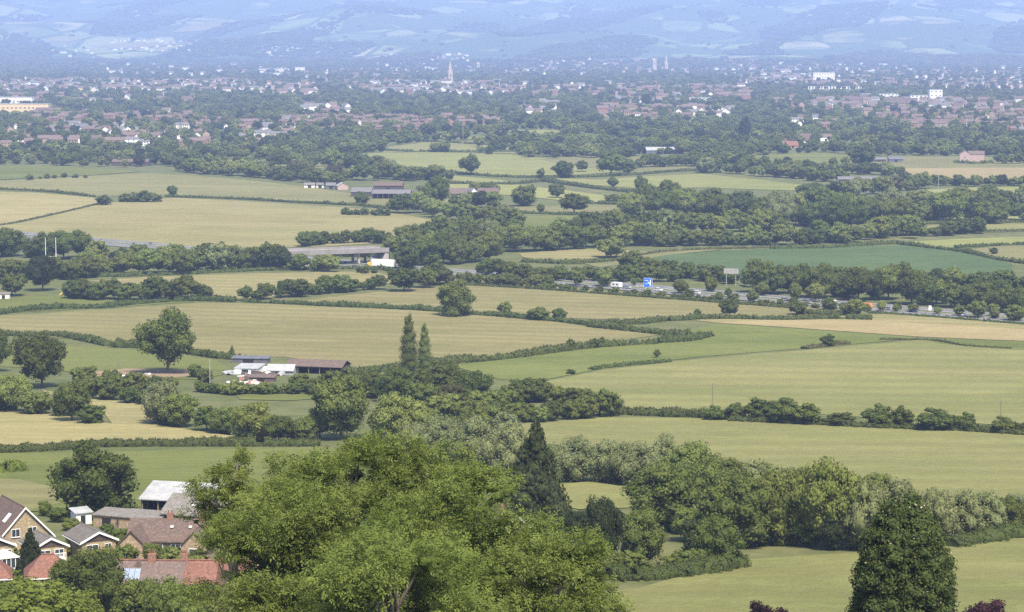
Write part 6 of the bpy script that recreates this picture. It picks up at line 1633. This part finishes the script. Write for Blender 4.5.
# ------------------------------------------------------------------ pointed evergreen (giant redwood) on the slope
def sequoia():
    d = 190.0; px = 912; x = (px - CX) / FOC * d * 1.0; z0 = float(zf(x, d)); s = scale_at((x, d, 70))
    rg = np.random.default_rng(8)
    ztop = CAMZ - (497 - HORY) / s * 0.995; h = ztop - z0
    prof_y = np.array([499, 504, 512, 530, 560, 590, 612, 700, 820, 860]); prof_w = np.array([15, 25, 31, 38, 46, 50, 52, 56, 53, 20]) / s
    C, R = [], []
    zz = np.linspace(0.06 * h, h, 34)
    for z in zz:
        py = HORY + (CAMZ - z0 - z) * s; w = np.interp(py, prof_y, prof_w)
        n = max(3, int(2 * math.pi * w / 1.25)) if z < h * 0.985 else 1
        for k in range(n):
            a = 2 * math.pi * (k + rg.uniform(-.4, .4)) / n + z * 2.1
            rr = max(0.0, w - rg.uniform(0.35, 0.95)) * rg.uniform(0.88, 1.06)
            q = rg.uniform(0.5, 0.95) * (0.75 + 0.25 * min(1, w / 3))
            C.append((rr * math.cos(a), rr * math.sin(a), z + rg.uniform(-.3, .3))); R.append((q, q, q * 0.75))
    for z in np.linspace(0.1 * h, 0.93 * h, 10):
        py = HORY + (CAMZ - z0 - z) * s; w = np.interp(py, prof_y, prof_w)
        C.append((0, 0, z)); R.append((w * 0.72, w * 0.72, h * 0.09))
    V, F3, F4, T_ = lobes_mesh(rg, C, R, 80000, 0.2, core=0.8, jit=0.1, aspect=2.0, spread=0.8)
    mi = np.concatenate([np.zeros(len(F3), int), (rg.random(len(F4)) < 0.010).astype(int)])
    e = empty('redwood_tree', (x, d, z0 - 0.3))
    link('crown', mesh_np('crown', V, [F3, F4], [M['leaf_sequoia'], M['dead']], T_, matidx=mi), e)
    b = MB(); b.tube((0, 0, -0.5), (0, 0, h * 0.9), 0.9, 0.1, 12); b.obj('trunk', M['bark'], e)
    tag(e, 'dense pointed evergreen with rounded top rising from the bottom right', 'tree')
sequoia()

# ------------------------------------------------------------------ feathery ash trees in the foreground
def ash(px, top, d, half_px, crown_px, label, seed, nspray=9000, tips=85, mat='leaf_ash', lean=0.0):
    rg = np.random.default_rng(seed)
    x = (px - CX) / FOC * d; z0 = float(zf(x, d)); s = FOC / (d * math.cos(PITCH) + (CAMZ - 80) * math.sin(PITCH))
    ztop = CAMZ - (top - HORY) * d / FOC; h = ztop - z0; rx = half_px / s; rz = crown_px / s / 2
    zc = h - rz
    e = empty('ash_tree', (x, d, z0))
    # branch tips spread through the crown, mostly near its surface
    u = rg.normal(0, 1, (tips, 3)); u /= np.linalg.norm(u, axis=1)[:, None]
    k = rg.uniform(0.45, 1.0, tips) ** 0.5
    wob = 1 + 0.16 * np.sin(3 * np.arctan2(u[:, 1], u[:, 0]) + seed) + rg.normal(0, 0.06, tips)
    P = np.column_stack([u[:, 0] * rx * k * wob, u[:, 1] * rx * k * wob, zc + u[:, 2] * rz * k])
    # tips gather on separate boughs, with hollows between them
    nb = 13; bd = rg.normal(0, 1, (nb, 3)); bd[:, 2] = np.abs(bd[:, 2]) * 0.9 - 0.25; bd /= np.linalg.norm(bd, axis=1)[:, None]
    bc = np.column_stack([bd[:, 0] * rx, bd[:, 1] * rx, zc + bd[:, 2] * rz]) * np.array([0.78, 0.78, 1.0])
    j = rg.integers(0, nb, len(P)); onb = rg.random(len(P)) < 0.72
    Q = bc[j] + rg.normal(0, 1, (len(P), 3)) * np.array([0.20 * rx, 0.20 * rx, 0.11 * rz])
    P = np.where(onb[:, None], Q, P)
    P = P[P[:, 2] < h - 0.5]
    b = MB(); r0 = 0.028 * h * 0.6
    b.tube((0, 0, -0.5), (lean, 0, zc - rz * 0.7), r0, r0 * 0.75, 10); b.tube((lean, 0, zc - rz * 0.7), (lean * 1.5, 0, zc + rz * 0.5), r0 * 0.75, r0 * 0.2, 8)
    tr = b.obj('trunk', M['bark_pale'], e)
    lb = MB()
    for p in P[::2]:
        zs = max(0.25 * h, p[2] - (np.linalg.norm(p[:2]) * 0.9 + 1.0)); zs = min(zs, zc + rz * 0.3)
        a = Vector((lean, 0, zs)); c = Vector(p); m = a.lerp(c, 0.5) + Vector((0, 0, 0.12 * (c - a).length))
        lb.tube(a, m, r0 * 0.32, r0 * 0.2, 6); lb.tube(m, a.lerp(c, 0.93), r0 * 0.2, 0.02, 5)
    lb.obj('limbs', M['bark_pale'], e).name = 'branches'
    # leaf sprays in flattened clusters at the tips
    R = rg.uniform(0.75, 1.5, len(P)) * (rx / 6.5) ** 0.5
    li = rg.choice(len(P), nspray, p=R**2 / (R**2).sum())
    dd = rg.normal(0, 1, (nspray, 3)); dd[:, 2] += 0.15; dd /= np.linalg.norm(dd, axis=1)[:, None]
    c = P[li] + dd * R[li][:, None] * np.array([1.25, 1.25, 0.75]) * rg.uniform(0.35, 1.08, (nspray, 1)) ** 0.8
    out = c - np.array([lean, 0, zc - rz * 0.3]); out /= np.linalg.norm(out, axis=1)[:, None]
    ax = out * 0.7 + rg.normal(0, 0.55, (nspray, 3)); ax[:, 2] -= 0.35; ax /= np.linalg.norm(ax, axis=1)[:, None]
    sd = np.cross(ax, np.array([0, 0, 1.0]) + rg.normal(0, 0.35, (nspray, 3))); sd /= np.linalg.norm(sd, axis=1)[:, None] + 1e-9
    Ls = rg.uniform(0.30, 0.56, nspray)
    tint = np.clip(rg.normal(0.5, 0.22, len(P))[li] * 0.6 + rg.uniform(0, 0.5, nspray), 0, 1)
    Vs, Ts = [], []
    for t, sgn in ((0.15, 1), (0.15, -1), (0.5, 1), (0.5, -1), (0.85, 0)):
        root = c + ax * (Ls * t)[:, None]
        dirv = ax * 0.6 + sd * sgn * 0.9 + rg.normal(0, 0.12, (nspray, 3)); dirv[:, 2] -= 0.12
        dirv /= np.linalg.norm(dirv, axis=1)[:, None]
        l = (Ls * rg.uniform(0.42, 0.6, nspray))[:, None]
        nrm = np.cross(dirv, sd if sgn == 0 else ax); nrm /= np.linalg.norm(nrm, axis=1)[:, None] + 1e-9
        wv = np.cross(dirv, nrm) * l * 0.21
        mid = root + dirv * l * 0.5
        Vs.append(np.stack([root, mid - wv, root + dirv * l - np.array([0, 0, 0.03]), mid + wv], 1)); Ts.append(np.repeat(tint, 4))
    V = np.concatenate(Vs, 0).reshape(-1, 3); F = np.arange(len(V)).reshape(-1, 4)
    cv, cf, ct, kk = [V], [], [np.concatenate(Ts)], len(V)
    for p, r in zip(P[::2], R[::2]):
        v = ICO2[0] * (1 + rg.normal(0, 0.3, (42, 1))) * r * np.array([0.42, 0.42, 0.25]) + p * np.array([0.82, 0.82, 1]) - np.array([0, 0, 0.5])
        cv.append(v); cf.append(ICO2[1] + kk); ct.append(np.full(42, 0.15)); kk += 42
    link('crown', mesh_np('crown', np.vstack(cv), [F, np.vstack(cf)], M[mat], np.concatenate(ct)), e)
    return tag(e, label, 'tree', 'feathery ash trees in the foreground')
ash(350, 436, 150, 96, 230, 'tallest feathery ash, light green, in the middle of the foreground clump', 1, 23669, 192)
ash(460, 474, 146, 105, 240, 'broad feathery ash right of the tallest one', 2, 23669, 192)
ash(228, 446, 172, 33, 130, 'slim ash with a separate rounded top above the grey barn', 3, 3060, 44, 'leaf_lime')
ash(286, 486, 142, 80, 220, 'ash at the left of the foreground clump reaching over the red terrace', 4, 19890, 158)
ash(548, 540, 138, 66, 200, 'low feathery ash at the right end of the foreground clump', 5, 13655, 120)
ash(395, 535, 128, 105, 230, 'nearest ash filling the bottom of the foreground clump', 6, 21848, 176)
ash(266, 575, 132, 50, 160, 'lowest ash branches at the bottom left of the foreground clump', 7, 9103, 88)

# ------------------------------------------------------------------ the air: even blue haze over the whole vale
def haze():
    b = MB(); b.box(-13500, 13500, -460, 22300, -6, 1000)
    m = bpy.data.materials.new('haze_air'); m.use_nodes = True
    n, l = m.node_tree.nodes, m.node_tree.links; n.clear()
    v = n.new('ShaderNodeVolumePrincipled'); v.inputs['Color'].default_value = (0.43, 0.57, 1.0, 1)
    v.inputs['Density'].default_value = 8.7e-5; v.inputs['Anisotropy'].default_value = 0.0
    o_ = n.new('ShaderNodeOutputMaterial'); l.new(v.outputs[0], o_.inputs['Volume'])
    o = b.obj('haze', m)
    tag(o, 'pale blue haze filling the air of the vale', kind='stuff')
haze()
